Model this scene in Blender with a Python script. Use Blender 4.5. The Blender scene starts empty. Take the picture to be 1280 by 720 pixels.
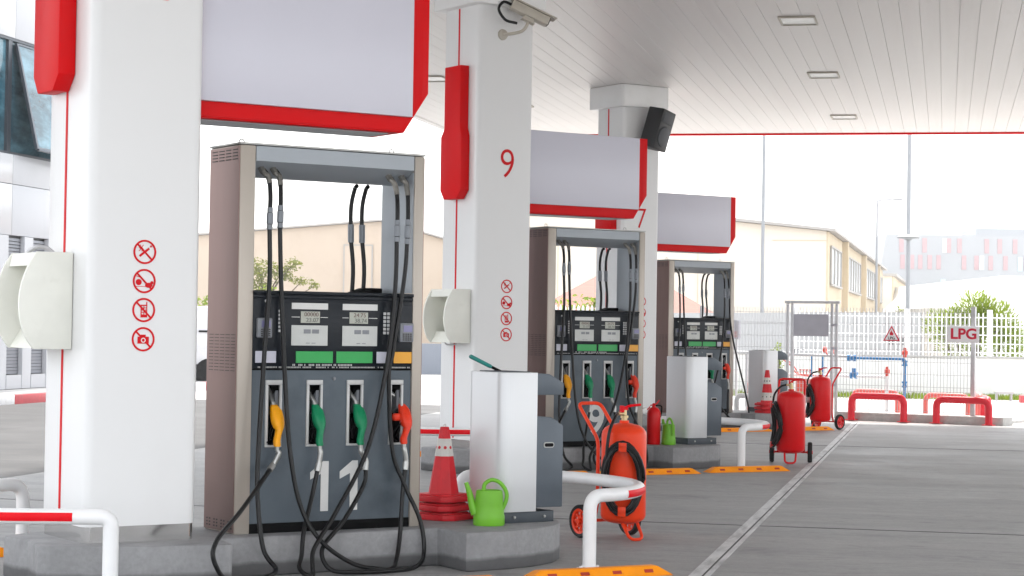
import bpy, bmesh, math, random
from math import sin, cos, pi, radians
from mathutils import Vector, Matrix, Euler

R = random.Random(11)
sc = bpy.context.scene
COL = sc.collection

# ------------------------------------------------------------------ site frames
A = 0.5787                     # the pump islands stand at 45 degrees to the canopy
PSI = 0.2126                   # heading of the canopy's long side
ROW = Vector((sin(PSI), cos(PSI), 0)); PER = Vector((cos(PSI), -sin(PSI), 0))
U = Vector((cos(A), sin(A), 0)); V = Vector((-sin(A), cos(A), 0))
HAZE_DENSITY = .0010
GZ = 0.225                     # height of an island
def origin(k): return Vector((-1.5404, 11.3302, 0)) + ROW * 9.0 * k
def isl(k, u, v, z): return origin(k) + U * u + V * v + Vector((0, 0, z))
def site(p, r, z=0): return PER * p + ROW * r + Vector((0, 0, z))

# ------------------------------------------------------------------ materials
def mat(name, col, rough=0.5, metal=0.0, var=0.06, scale=5.0, bump=0.0, bscale=80.0, rvar=0.08,
        stretch=(1, 1, 1), coat=0.0, spec=0.5, stain_or_reflection=None, trans=0.0):
    m = bpy.data.materials.new(name); m.use_nodes = True
    nt = m.node_tree; n = nt.nodes; l = nt.links
    b = n['Principled BSDF']
    b.inputs['Metallic'].default_value = metal
    b.inputs['Specular IOR Level'].default_value = spec
    b.inputs['Coat Weight'].default_value = coat
    b.inputs['Coat Roughness'].default_value = 0.12
    if trans: b.inputs['Transmission Weight'].default_value = trans
    tc = n.new('ShaderNodeTexCoord'); mp = n.new('ShaderNodeMapping')
    mp.inputs['Scale'].default_value = stretch
    l.new(tc.outputs['Object'], mp.inputs['Vector'])
    nz = n.new('ShaderNodeTexNoise'); nz.inputs['Scale'].default_value = scale
    nz.inputs['Detail'].default_value = 6; nz.inputs['Roughness'].default_value = 0.6
    l.new(mp.outputs['Vector'], nz.inputs['Vector'])
    mx = n.new('ShaderNodeMix'); mx.data_type = 'RGBA'
    mr = n.new('ShaderNodeMapRange'); mr.inputs[1].default_value = 0.3; mr.inputs[2].default_value = 0.7
    l.new(nz.outputs['Fac'], mr.inputs[0]); l.new(mr.outputs[0], mx.inputs[0])
    mx.inputs[6].default_value = (*[max(0, c * (1 - var)) for c in col], 1)
    mx.inputs[7].default_value = (*[min(1, c * (1 + var)) for c in col], 1)
    out = mx.outputs[2]
    if stain_or_reflection:
        scol, sscale, lo, hi = stain_or_reflection
        n2 = n.new('ShaderNodeTexNoise'); n2.inputs['Scale'].default_value = sscale
        n2.inputs['Detail'].default_value = 8; n2.inputs['Roughness'].default_value = 0.65
        l.new(mp.outputs['Vector'], n2.inputs['Vector'])
        r2 = n.new('ShaderNodeMapRange'); r2.inputs[1].default_value = lo; r2.inputs[2].default_value = hi
        l.new(n2.outputs['Fac'], r2.inputs[0])
        m2 = n.new('ShaderNodeMix'); m2.data_type = 'RGBA'
        l.new(r2.outputs[0], m2.inputs[0]); l.new(out, m2.inputs[6])
        m2.inputs[7].default_value = (*scol, 1); out = m2.outputs[2]
    l.new(out, b.inputs['Base Color'])
    rr = n.new('ShaderNodeMapRange')
    rr.inputs[3].default_value = max(0.02, rough - rvar); rr.inputs[4].default_value = min(1, rough + rvar)
    l.new(nz.outputs['Fac'], rr.inputs[0]); l.new(rr.outputs[0], b.inputs['Roughness'])
    if bump:
        n3 = n.new('ShaderNodeTexNoise'); n3.inputs['Scale'].default_value = bscale; n3.inputs['Detail'].default_value = 5
        l.new(mp.outputs['Vector'], n3.inputs['Vector'])
        bp = n.new('ShaderNodeBump'); bp.inputs['Strength'].default_value = bump; bp.inputs['Distance'].default_value = 0.01
        l.new(n3.outputs['Fac'], bp.inputs['Height']); l.new(bp.outputs['Normal'], b.inputs['Normal'])
    return m

def concrete(name, base, dark, sx=0.35, sy=2.2, fine=26.0, rough=0.5, band=0.0):
    """slab or block concrete: drawn out trowel and tyre streaks, blotches and fine grain; band darkens splashed feet"""
    m = bpy.data.materials.new(name); m.use_nodes = True
    nt = m.node_tree; n = nt.nodes; l = nt.links; b = n['Principled BSDF']
    tc = n.new('ShaderNodeTexCoord')
    def noise(scale, st, det=6):
        mp = n.new('ShaderNodeMapping'); mp.inputs['Scale'].default_value = st
        l.new(tc.outputs['Object'], mp.inputs['Vector'])
        z = n.new('ShaderNodeTexNoise'); z.inputs['Scale'].default_value = scale
        z.inputs['Detail'].default_value = det; z.inputs['Roughness'].default_value = 0.62
        l.new(mp.outputs['Vector'], z.inputs['Vector']); return z
    def rng(sock, a, c, o0=0.0, o1=1.0):
        r = n.new('ShaderNodeMapRange'); r.inputs[1].default_value = a; r.inputs[2].default_value = c
        r.inputs[3].default_value = o0; r.inputs[4].default_value = o1
        l.new(sock, r.inputs[0]); return r.outputs[0]
    def mix(f, a, c, mode='MIX'):
        x = n.new('ShaderNodeMix'); x.data_type = 'RGBA'; x.blend_type = mode
        for i, s in ((0, f), (6, a), (7, c)):
            if hasattr(s, 'links'): l.new(s, x.inputs[i])
            elif i == 0: x.inputs[0].default_value = s
            else: x.inputs[i].default_value = (*s, 1)
        return x.outputs[2]
    streak = noise(1.0, (sx, sy, 1)); blot = noise(0.8, (1, 1, 1), 8); grain = noise(fine, (1, 1, 1), 3)
    spots = noise(3.2, (1, 1.6, 1), 8)
    c = mix(rng(streak.outputs['Fac'], .32, .68), base, dark)
    fine_s = noise(1.0, (sx * 2.4, sy * 5.5, 1), 5)
    c = mix(rng(fine_s.outputs['Fac'], .5, .72, 0, .55), c, tuple(x * .72 for x in dark))
    c = mix(rng(blot.outputs['Fac'], .35, .75, 0, .45), c, tuple(x * 1.25 for x in base))
    c = mix(rng(spots.outputs['Fac'], .57, .70, 0, .5), c, tuple(x * .6 for x in dark))
    oil = noise(.55, (1, 1.3, 1), 9)
    c = mix(rng(oil.outputs['Fac'], .60, .68, 0, .5), c, tuple(x * .55 for x in dark))
    mott = noise(9.0, (1, 1, 1), 6)
    c = mix(rng(mott.outputs['Fac'], .42, .66, 0, .35), c, tuple(x * 1.15 for x in base))
    c = mix(rng(grain.outputs['Fac'], .35, .65, 0, .28), c, tuple(x * .5 for x in base))
    if band:
        sp = n.new('ShaderNodeSeparateXYZ'); l.new(tc.outputs['Object'], sp.inputs[0])
        ad = n.new('ShaderNodeMath'); ad.operation = 'MULTIPLY_ADD'; ad.inputs[1].default_value = -0.05
        l.new(spots.outputs['Fac'], ad.inputs[0]); l.new(sp.outputs['Z'], ad.inputs[2])
        c = mix(rng(ad.outputs[0], band - .035, band - .01, .8, 0), c, tuple(x * .28 for x in dark))
    l.new(c, b.inputs['Base Color'])
    l.new(rng(blot.outputs['Fac'], .3, .7, rough - .1, rough + .14), b.inputs['Roughness'])
    bp = n.new('ShaderNodeBump'); bp.inputs['Strength'].default_value = .25; bp.inputs['Distance'].default_value = .006
    l.new(grain.outputs['Fac'], bp.inputs['Height']); l.new(bp.outputs['Normal'], b.inputs['Normal'])
    return m

M = {}
M['white'] = mat('white_enamel', (.80, .80, .79), .32, 0, .02, 1.2, rvar=.06, bump=.02, bscale=6, stain_or_reflection=((.70, .70, .68), 1.1, .55, .8))
M['pillarwhite'] = mat('pillar_cladding', (.77, .77, .765), .32, 0, .012, .9, rvar=.06, bump=.012, bscale=3, stain_or_reflection=((.73, .728, .72), 1.0, .55, .85), stretch=(1, 1, .5))
M['cabinet'] = mat('cabinet_white', (.72, .73, .74), .34, .15, .03, 2, rvar=.07, stain_or_reflection=((.60, .60, .60), 2.2, .6, .8))
M['cream'] = mat('cream_plastic', (.80, .80, .73), .42, 0, .04, 6, stain_or_reflection=((.66, .65, .58), 5, .6, .78))
M['red'] = mat('red_gloss', (.68, .002, .005), .42, 0, .02, 3, rvar=.05, spec=.10)
M['redline'] = mat('red_line', (.64, .004, .010), .45, 0, .04, 9, spec=.12)
M['signface'] = mat('sign_acrylic', (.63, .625, .70), .24, 0, .02, .7, rvar=.05, bump=.02, bscale=1.6, spec=.4)
M['chrome'] = mat('chrome_plinth', (.62, .61, .60), .14, 1, .06, 5, rvar=.06, bump=.03, bscale=10)
M['steel'] = mat('brushed_steel', (.43, .385, .335), .40, .45, .06, 6, bump=.03, bscale=60, stretch=(1, 1, .04), rvar=.06)
M['brown'] = mat('brown_steel', (.21, .138, .124), .36, .8, .16, 1.6, bump=.03, bscale=60, stretch=(1, 1, .12), rvar=.08)
M['slotdark'] = mat('slot_dark', (.03, .026, .025), .6)
M['beam'] = mat('beam_grey', (.34, .37, .40), .42, .1, .05, 4)
M['navy'] = mat('navy_panel', (.007, .010, .015), .3, 0, .15, 4, rvar=.07, spec=.2)
M['slate'] = mat('slate_panel', (.082, .104, .124), .36, .05, .10, 1.6, rvar=.08, bump=.02, bscale=8, spec=.3, stain_or_reflection=((.048, .062, .076), 1.7, .5, .72))
M['black'] = mat('black_plastic', (.0015, .0015, .0018), .55, 0, .2, 6, spec=.05)
M['rubber'] = mat('black_rubber', (.0055, .0055, .006), .36, 0, .25, 20, rvar=.1, spec=.28)
M['tyre'] = mat('tyre_rubber', (.013, .013, .013), .7, 0, .3, 30, spec=.25)
M['alu'] = mat('cast_aluminium', (.40, .40, .385), .36, .7, .10, 18, bump=.05, bscale=60)
M['bezel'] = mat('boot_frame', (.50, .50, .49), .42, .1, .06, 14)
M['label'] = mat('label_white', (.66, .66, .64), .45, 0, .03, 20)
M['price'] = mat('price_plate', (.50, .51, .49), .38, .1, .05, 12)
M['lcd'] = mat('lcd_glass', (.40, .41, .35), .2, 0, .08, 20)
M['lcdtext'] = mat('lcd_digit', (.12, .06, .05), .5)
M['lcdtext2'] = mat('lcd_digit_grey', (.10, .11, .10), .5)
M['greenplate'] = mat('green_plate', (.005, .34, .06), .35, 0, .04, 9)
M['yellowplate'] = mat('yellow_plate', (.80, .36, .01), .35, 0, .04, 9)
M['lilac'] = mat('pale_plate', (.58, .58, .66), .4, 0, .04, 9)
M['ngreen'] = mat('nozzle_green', (.002, .21, .085), .38, 0, .12, 30, rvar=.1, spec=.3)
M['nyellow'] = mat('nozzle_yellow', (.92, .38, .003), .38, 0, .08, 30, rvar=.1, spec=.3)
M['nred'] = mat('nozzle_red', (.72, .035, .008), .38, 0, .10, 30, rvar=.1, spec=.3)
M['termgrey'] = mat('terminal_grey', (.20, .21, .23), .4, 0, .08, 30)
M['termscreen'] = mat('terminal_screen', (.20, .19, .34), .2)
M['keys'] = mat('key_white', (.62, .62, .62), .4)
M['bingrey'] = mat('bin_grey', (.105, .125, .148), .42, .1, .08, 5, spec=.35, stain_or_reflection=((.15, .165, .18), 6, .62, .78))
M['plinthdark'] = mat('bin_plinth', (.05, .062, .075), .45, 0, .1, 8)
M['coner'] = mat('cone_red', (.68, .018, .028), .5, 0, .12, 9, spec=.3, stain_or_reflection=((.46, .02, .028), 7, .55, .7), bump=.05, bscale=30)
M['conew'] = mat('cone_white', (.68, .66, .62), .5, 0, .08, 14, stain_or_reflection=((.45, .40, .36), 12, .58, .72))
M['can'] = mat('lime_plastic', (.17, .47, .03), .38, 0, .06, 9, bump=.03, bscale=20, spec=.3)
M['exto'] = mat('extinguisher_orange', (.84, .050, .008), .35, 0, .06, 5, rvar=.06, spec=.2, stain_or_reflection=((.66, .036, .008), 3, .5, .8))
M['extr'] = mat('extinguisher_red', (.70, .002, .005), .30, 0, .05, 5, rvar=.06, spec=.2, stain_or_reflection=((.58, .002, .005), 3, .5, .8))
M['fitting'] = mat('fitting_metal', (.22, .21, .19), .38, .7, .15, 30)
M['coupling'] = mat('coupling_grey', (.20, .215, .235), .42, .3, .12, 15)
M['brass'] = mat('brass', (.55, .43, .24), .34, .9, .1, 30)
M['rail'] = mat('rail_white', (.82, .82, .82), .36, 0, .03, 6, stain_or_reflection=((.58, .56, .53), 7, .66, .8))
M['tape'] = mat('red_tape', (.74, .004, .012), .45, 0, .05, 9, spec=.12)
M['stop'] = mat('stop_orange', (.95, .30, .002), .45, 0, .08, 8, spec=.3, stain_or_reflection=((.50, .15, .02), 9, .64, .78))
M['stopred'] = mat('stop_reflector', (.42, .035, .02), .3)
M['camera'] = mat('camera_beige', (.50, .46, .39), .45, 0, .06, 12)
M['spk'] = mat('speaker_black', (.010, .010, .012), .5, 0, .2, 30, bump=.1, bscale=90)
M['spkgrille'] = mat('speaker_grille', (.032, .035, .042), .5, .2, .2, 80, bump=.3, bscale=180)
M['ceil'] = mat('ceiling_plank', (.78, .755, .735), .42, .1, .02, .8, rvar=.06, stretch=(4.7, .1, 1), stain_or_reflection=((.73, .70, .685), .9, .5, .8))
M['ceildark'] = mat('ceiling_void', (.66, .64, .62), .8)
M['fascia'] = mat('fascia_white', (.78, .78, .77), .4)
M['diffuser'] = mat('lamp_diffuser', (.82, .82, .80), .25)
M['lampframe'] = mat('lamp_frame', (.42, .39, .33), .45, .2)
M['hoop'] = mat('hoop_red', (.70, .018, .035), .38, 0, .06, 8, spec=.3, stain_or_reflection=((.52, .02, .03), 8, .62, .76))
M['hoopfade'] = mat('hoop_faded', (.74, .13, .11), .5)
M['galv'] = mat('galvanised', (.50, .50, .51), .45, .5, .1, 12)
M['meshwhite'] = mat('mesh_white', (.80, .80, .80), .45)
M['meshgrey'] = mat('mesh_grey', (.46, .46, .47), .5)
M['shedwall'] = mat('shed_wall', (.40, .405, .41), .8, 0, .05, .6)
M['board'] = mat('board_grey', (.36, .36, .41), .4)
M['signwhite'] = mat('sign_white', (.86, .855, .87), .35)
M['signred'] = mat('sign_red', (.62, .006, .04), .4, spec=.25)
M['pipeblue'] = mat('pipe_blue', (.035, .22, .50), .4)
M['pipegrey'] = mat('pipe_grey', (.52, .54, .56), .4, .2)
M['valvered'] = mat('valve_red', (.70, .07, .04), .4)
M['slab'] = concrete('forecourt_concrete', (.355, .350, .343), (.215, .217, .221), rough=.60, fine=40)
M['block'] = concrete('island_concrete', (.290, .290, .295), (.20, .20, .205), 1.0, 1.0, 34, .58, band=.07)
M['plinth'] = concrete('plinth_concrete', (.46, .455, .445), (.36, .355, .345), 1, 1, 20, .7)
M['apron'] = concrete('pale_paving', (.50, .49, .475), (.42, .41, .40), .5, .9, 12, .7)
M['asphalt'] = concrete('asphalt', (.068, .068, .070), (.050, .050, .052), .3, 1.6, 60, .75)
M['jointpale'] = mat('joint_sealant', (.60, .60, .60), .6, 0, .16, 2.5, stretch=(6, 1, 1), stain_or_reflection=((.34, .34, .34), 1.6, .48, .68))
M['jointdark'] = mat('joint_gap', (.060, .060, .060), .8, 0, .3, 9)
M['kerbred'] = mat('kerb_red', (.52, .07, .08), .55, 0, .12, 8, stain_or_reflection=((.40, .10, .10), 6, .55, .7))
M['kerbwhite'] = mat('kerb_white', (.66, .66, .66), .55, 0, .08, 8, stain_or_reflection=((.48, .47, .46), 6, .55, .7))
M['panelwhite'] = mat('facade_white', (.46, .465, .485), .25, 0, .03, .6, rvar=.06, spec=.3)
M['joint'] = mat('facade_joint', (.16, .16, .17), .7)
M['glass'] = mat('window_glass', (.018, .065, .090), .06, 0, .5, 1.1, rvar=.03, spec=.4, stain_or_reflection=((.11, .23, .29), .9, .42, .62), stretch=(1, .6, 1.8))  # lighter streaks are reflections painted into the glass colour
M['frame'] = mat('window_frame', (.045, .055, .07), .35, .4)
M['louvre'] = mat('louvre_grey', (.27, .28, .31), .5)
M['creamwall'] = mat('cream_wall', (.62, .56, .475), .85, 0, .03, .5, stain_or_reflection=((.57, .505, .42), .7, .55, .8))
M['beigewall'] = mat('beige_wall', (.47, .385, .305), .85, 0, .04, .5, stain_or_reflection=((.42, .335, .26), .7, .5, .8))
M['tanwall'] = mat('tan_wall', (.50, .415, .295), .85, 0, .04, .6, stain_or_reflection=((.44, .35, .225), .8, .5, .8))
M['palewin'] = mat('pale_window', (.52, .55, .56), .2, 0, .15, .7)
M['rooftrim'] = mat('roof_trim', (.34, .32, .30), .7)
M['rooftile'] = mat('roof_tile', (.24, .085, .06), .75, 0, .3, 5, stretch=(.3, .3, 6))
M['greywall'] = mat('grey_wall', (.20, .22, .26), .8, 0, .05, .8)
M['palegrey'] = mat('pale_grey_cladding', (.35, .362, .375), .6, 0, .03, .3, stretch=(1, 1, .2), spec=.2)
M['pink'] = mat('pink_panel', (.42, .285, .295), .6, spec=.2)
M['teal'] = mat('teal_panel', (.42, .56, .60), .4)
M['whitewall'] = mat('white_wall', (.74, .74, .725), .8, 0, .03, .6)
M['poleg'] = mat('pole_grey', (.26, .27, .285), .5, .1)
M['van'] = mat('van_white', (.74, .74, .75), .3)
M['bark'] = mat('bark', (.10, .075, .05), .9, 0, .3, 9)
def leafmat(name, col, tr, scale):
    m = mat(name, col, .5, 0, .55, scale, spec=.3)
    nt = m.node_tree; n = nt.nodes; b = n['Principled BSDF']; out = n['Material Output']
    t = n.new('ShaderNodeBsdfTranslucent'); t.inputs['Color'].default_value = (*tr, 1)
    x = n.new('ShaderNodeMixShader'); x.inputs[0].default_value = .42
    nt.links.new(b.outputs[0], x.inputs[1]); nt.links.new(t.outputs[0], x.inputs[2]); nt.links.new(x.outputs[0], out.inputs['Surface'])
    return m
M['leaf'] = leafmat('leaf_green', (.10, .15, .025), (.16, .24, .02), 2.2)
M['leafy'] = leafmat('leaf_yellow_green', (.15, .21, .025), (.26, .34, .02), 2.0)
M['leafo'] = leafmat('leaf_olive', (.13, .14, .04), (.20, .22, .03), 2.5)
M['tealplastic'] = mat('teal_plastic', (.004, .22, .19), .35)

# ------------------------------------------------------------------ mesh building
def catmull(P, n=6, closed=False):
    P = [Vector(p) for p in P]; out = []
    N = len(P); segs = N if closed else N - 1
    for i in range(segs):
        if closed: a, b, c, d = P[(i - 1) % N], P[i], P[(i + 1) % N], P[(i + 2) % N]
        else:
            b, c = P[i], P[i + 1]
            a = P[i - 1] if i else b * 2 - c
            d = P[i + 2] if i + 2 < N else c * 2 - b
        for j in range(n):
            t = j / n
            out.append(.5 * ((2 * b) + (c - a) * t + (2 * a - 5 * b + 4 * c - d) * t * t + (3 * b - a - 3 * c + d) * t ** 3))
    if not closed: out.append(P[-1])
    return out

def fillet(P, r, n=6):
    """round the corners of a polyline with radius about r"""
    P = [Vector(p) for p in P]; out = [P[0]]
    for i in range(1, len(P) - 1):
        a, b, c = P[i - 1], P[i], P[i + 1]
        d1 = (a - b); d2 = (c - b); rr = min(r, d1.length * .49, d2.length * .49)
        p = b + d1.normalized() * rr; q = b + d2.normalized() * rr
        for j in range(n + 1):
            t = j / n; out.append(p * (1 - t) ** 2 + b * 2 * t * (1 - t) + q * t * t)
    out.append(P[-1]); return out

class MB:
    def __init__(s): s.bm = bmesh.new()
    def _add(s, b2, mtx=None):
        if mtx is not None: bmesh.ops.transform(b2, matrix=mtx, verts=b2.verts)
        me = bpy.data.meshes.new('tmp'); b2.to_mesh(me); b2.free(); s.bm.from_mesh(me); bpy.data.meshes.remove(me)
        return s
    def box(s, x0, x1, y0, y1, z0, z1, bev=0, seg=2, mtx=None):
        b = bmesh.new(); bmesh.ops.create_cube(b, size=1)
        for v in b.verts:
            v.co = Vector(((x0 + x1) / 2 + v.co.x * (x1 - x0), (y0 + y1) / 2 + v.co.y * (y1 - y0), (z0 + z1) / 2 + v.co.z * (z1 - z0)))
        if bev: bmesh.ops.bevel(b, geom=b.edges[:], offset=bev, segments=seg, affect='EDGES', profile=.5)
        return s._add(b, mtx)
    def prism(s, pts, axis, a0, a1, bev=0, seg=2, mtx=None, vertical_only=False):
        b = bmesh.new()
        def co(p, a): return {'z': (p[0], p[1], a), 'y': (p[0], a, p[1]), 'x': (a, p[0], p[1])}[axis]
        lo = [b.verts.new(co(p, a0)) for p in pts]; hi = [b.verts.new(co(p, a1)) for p in pts]; n = len(pts)
        b.faces.new(lo); b.faces.new(hi)
        for i in range(n): b.faces.new((lo[i], lo[(i + 1) % n], hi[(i + 1) % n], hi[i]))
        bmesh.ops.recalc_face_normals(b, faces=b.faces)
        if bev:
            bmesh.ops.bevel(b, geom=b.edges[:], offset=bev, segments=seg, affect='EDGES', profile=.5)
        return s._add(b, mtx)
    def tube(s, pts, r, seg=10, closed=False, caps=True, arc=None, up=None, mtx=None):
        P = [Vector(p) for p in pts]; N = len(P)
        rad = r if isinstance(r, (list, tuple)) else [r] * N
        T = []
        for i in range(N):
            if closed: t = P[(i + 1) % N] - P[(i - 1) % N]
            else: t = P[min(i + 1, N - 1)] - P[max(i - 1, 0)]
            T.append(t.normalized() if t.length > 1e-9 else Vector((0, 0, 1)))
        b = bmesh.new(); rings = []
        ref = Vector((0, 0, 1)) if abs(T[0].z) < .9 else Vector((1, 0, 0))
        if up is not None: ref = Vector(up)
        nrm = (ref - T[0] * ref.dot(T[0])).normalized()
        for i in range(N):
            if up is not None and abs(T[i].dot(Vector(up))) < .95: nrm = Vector(up)
            nrm = (nrm - T[i] * nrm.dot(T[i])).normalized(); bi = T[i].cross(nrm)
            if arc: angs = [arc[0] + (arc[1] - arc[0]) * j / seg for j in range(seg + 1)]
            else: angs = [2 * pi * j / seg for j in range(seg)]
            rings.append([b.verts.new(P[i] + (nrm * cos(t) + bi * sin(t)) * rad[i]) for t in angs])
        m = len(rings[0])
        for i in range(N if closed else N - 1):
            q, w = rings[i], rings[(i + 1) % N]
            for j in range(m - 1 if arc else m):
                b.faces.new((q[j], q[(j + 1) % m], w[(j + 1) % m], w[j]))
        if caps and not closed and not arc: b.faces.new(rings[0]); b.faces.new(rings[-1][::-1])
        bmesh.ops.recalc_face_normals(b, faces=b.faces)
        return s._add(b, mtx)
    def lathe(s, prof, seg=24, mtx=None, sx=1, sy=1, loop=False):
        b = bmesh.new(); rings = []
        for (r, z) in prof:
            if r < 1e-5: rings.append([b.verts.new((0, 0, z))])
            else: rings.append([b.verts.new((r * sx * cos(2 * pi * j / seg), r * sy * sin(2 * pi * j / seg), z)) for j in range(seg)])
        for a, c in zip(rings, rings[1:] + (rings[:1] if loop else [])):
            for j in range(seg):
                k = (j + 1) % seg
                if len(a) == 1 and len(c) == 1: continue
                if len(a) == 1: b.faces.new((a[0], c[k], c[j]))
                elif len(c) == 1: b.faces.new((a[j], a[k], c[0]))
                else: b.faces.new((a[j], a[k], c[k], c[j]))
        if len(rings[0]) > 1 and not loop: b.faces.new(rings[0][::-1])
        if len(rings[-1]) > 1 and not loop: b.faces.new(rings[-1])
        bmesh.ops.recalc_face_normals(b, faces=b.faces)
        return s._add(b, mtx)
    def ring(s, c, r, w, axis='y', seg=40, th=.001):
        """flat ring of outer radius r and width w around c"""
        b = bmesh.new(); R4 = []
        for rr, d in ((r, -th), (r - w, -th), (r - w, th), (r, th)):
            R4.append([b.verts.new((c[0] + rr * cos(2 * pi * j / seg), c[1] + d, c[2] + rr * sin(2 * pi * j / seg))) for j in range(seg)])
        for i in range(4):
            for j in range(seg):
                k = (j + 1) % seg; b.faces.new((R4[i][j], R4[i][k], R4[(i + 1) % 4][k], R4[(i + 1) % 4][j]))
        bmesh.ops.recalc_face_normals(b, faces=b.faces)
        return s._add(b)
    def mesh(s, me, mtx=None):
        b = bmesh.new(); b.from_mesh(me); return s._add(b, mtx)
    def leaves(s, c, rad, n, size, rnd, droop=0.0, long=1.0):
        for _ in range(n):
            d = Vector((rnd.gauss(0, 1), rnd.gauss(0, 1), rnd.gauss(0, 1))); d.normalize(); d *= rnd.random() ** .45
            p = Vector(c) + Vector((d.x * rad[0], d.y * rad[1], d.z * rad[2]))
            sz = size * rnd.uniform(.6, 1.3)
            m = Matrix.Translation(p) @ Euler((rnd.uniform(-1.2, 1.2) - droop, rnd.uniform(-1.2, 1.2), rnd.uniform(0, 6.28))).to_matrix().to_4x4()
            q = [Vector((0, 0, 0)), Vector((sz * .28, sz * .45 * long, sz * .06)), Vector((0, sz * long, -.08 * sz)), Vector((-sz * .28, sz * .45 * long, sz * .06))]
            vs = [s.bm.verts.new(m @ v) for v in q]
            s.bm.faces.new(vs)
        return s
    def build(s, name, material, parent=None, smooth=35, loc=None, rotz=None):
        me = bpy.data.meshes.new(name); s.bm.to_mesh(me); s.bm.free()
        if smooth and len(me.polygons):
            me.polygons.foreach_set('use_smooth', [True] * len(me.polygons))
            me.set_sharp_from_angle(angle=radians(smooth))
        me.materials.append(material)
        o = bpy.data.objects.new(name, me); COL.objects.link(o)
        if parent is not None: o.parent = parent
        if loc is not None: o.location = loc
        if rotz is not None: o.rotation_euler = (0, 0, rotz)
        return o

def tag(o, label=None, cat=None, group=None, kind=None):
    if label: o['label'] = label
    if cat: o['category'] = cat
    if group: o['group'] = group
    if kind: o['kind'] = kind
    return o
def thing(name, loc, rotz, label, cat, group=None):
    e = bpy.data.objects.new(name, None); COL.objects.link(e); e.empty_display_size = .1
    e.location = loc; e.rotation_euler = (0, 0, rotz)
    return tag(e, label, cat, group)
KIDS = {}
def children(o): return [c for c in bpy.data.objects if c.parent is o]
def copy_tree(o, parent=None):
    c = o.copy(); COL.objects.link(c); c.parent = parent
    for ch in children(o): copy_tree(ch, c)
    return c
def dup(o, loc, rotz, label):
    c = copy_tree(o); c.location = loc; c.rotation_euler = (0, 0, rotz); c['label'] = label; return c

def text_mesh(body, size, depth=.001, bold=0.0):
    cu = bpy.data.curves.new('lettering', 'FONT'); cu.body = body; cu.size = size; cu.extrude = depth
    cu.align_x = 'CENTER'; cu.align_y = 'CENTER'; cu.offset = bold; cu.resolution_u = 6
    ob = bpy.data.objects.new('lettering', cu); COL.objects.link(ob)
    dg = bpy.context.evaluated_depsgraph_get(); dg.update()
    me = bpy.data.meshes.new_from_object(ob.evaluated_get(dg))
    COL.objects.unlink(ob); bpy.data.objects.remove(ob); bpy.data.curves.remove(cu)
    return me
FACE = Matrix.Rotation(pi / 2, 4, 'X')         # text lying in XY turned upright to face -y
def put_text(mb, body, size, x, y, z, depth=.001, bold=0.0, sx=1.0):
    me = text_mesh(body, size, depth, bold)
    mb.mesh(me, Matrix.Translation((x, y, z)) @ Matrix.Diagonal((sx, 1, 1, 1)) @ FACE)
    bpy.data.meshes.remove(me); return mb

def rounded(x0, x1, y0, y1, r, n=6, corners=(1, 1, 1, 1)):
    pts = []
    for (cx, cy, a0), on in zip(((x1 - r, y1 - r, 0), (x0 + r, y1 - r, pi / 2), (x0 + r, y0 + r, pi), (x1 - r, y0 + r, 1.5 * pi)), corners):
        if on:
            for j in range(n + 1):
                t = a0 + pi / 2 * j / n; pts.append((cx + r * cos(t), cy + r * sin(t)))
        else:
            pts.append((cx + r * (1 if cx > (x0 + x1) / 2 else -1), cy + r * (1 if cy > (y0 + y1) / 2 else -1)))
    return pts

NUM = ['11', '9', '7']
# ================================================================== GROUND
MB().box(-260, 260, -60, 700, -.2, -.012).build('ground', M['apron'], smooth=0)['kind'] = 'structure'
def sheet(name, p0, p1, r0, r1, z, m):
    o = MB().box(p0, p1, r0, r1, z - .02, z).build(name, m, smooth=0, rotz=-PSI); o['kind'] = 'structure'; return o
sheet('forecourt_floor', -8.22, 9.0, -12, 32.4, 0, M['slab'])
sheet('road', -15.4, -8.226, -12, 35.5, -.004, M['asphalt'])
g = MB()
g.box(-1.432, -1.36, -6, 32.38, .0005, .004); g.box(-1.345, -1.312, -6, 32.38, .0005, .004)
g.build('floor_joint', M['jointpale'], smooth=0, rotz=-PSI)['kind'] = 'structure'
g = MB(); g.box(-1.359, -1.346, -6, 32.38, .0003, .003)
for r in (4.0, 14.72, 25.5):
    g.box(-8.2, -1.434, r - .004, r + .004, .0003, .003); g.box(-1.31, 8.9, r - .004, r + .004, .0003, .003)
g.build('floor_seam', M['jointdark'], smooth=0, rotz=-PSI)['kind'] = 'structure'

# kerb and pavement by the white building on the left
pv = MB().box(-17.0, -15.56, 8, 44, -.1, .13).build('pavement', M['plinth'], smooth=0, rotz=-PSI); pv['kind'] = 'structure'
kr = thing('kerb', site(0, 0), -PSI, 'red and white painted kerb at the foot of the white office building', 'kerb'); kr['kind'] = 'structure'
kw = MB(); kd = MB()
for i in range(24):
    r0 = 8.0 + i * 1.5 - .4
    (kd if i % 2 == 0 else kw).box(-15.56, -15.40, r0 + .004, r0 + 1.496, -.1, .16, bev=.02)
kw.build('white_stretch', M['kerbwhite'], kr); kd.build('red_stretch', M['kerbred'], kr)

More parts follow.
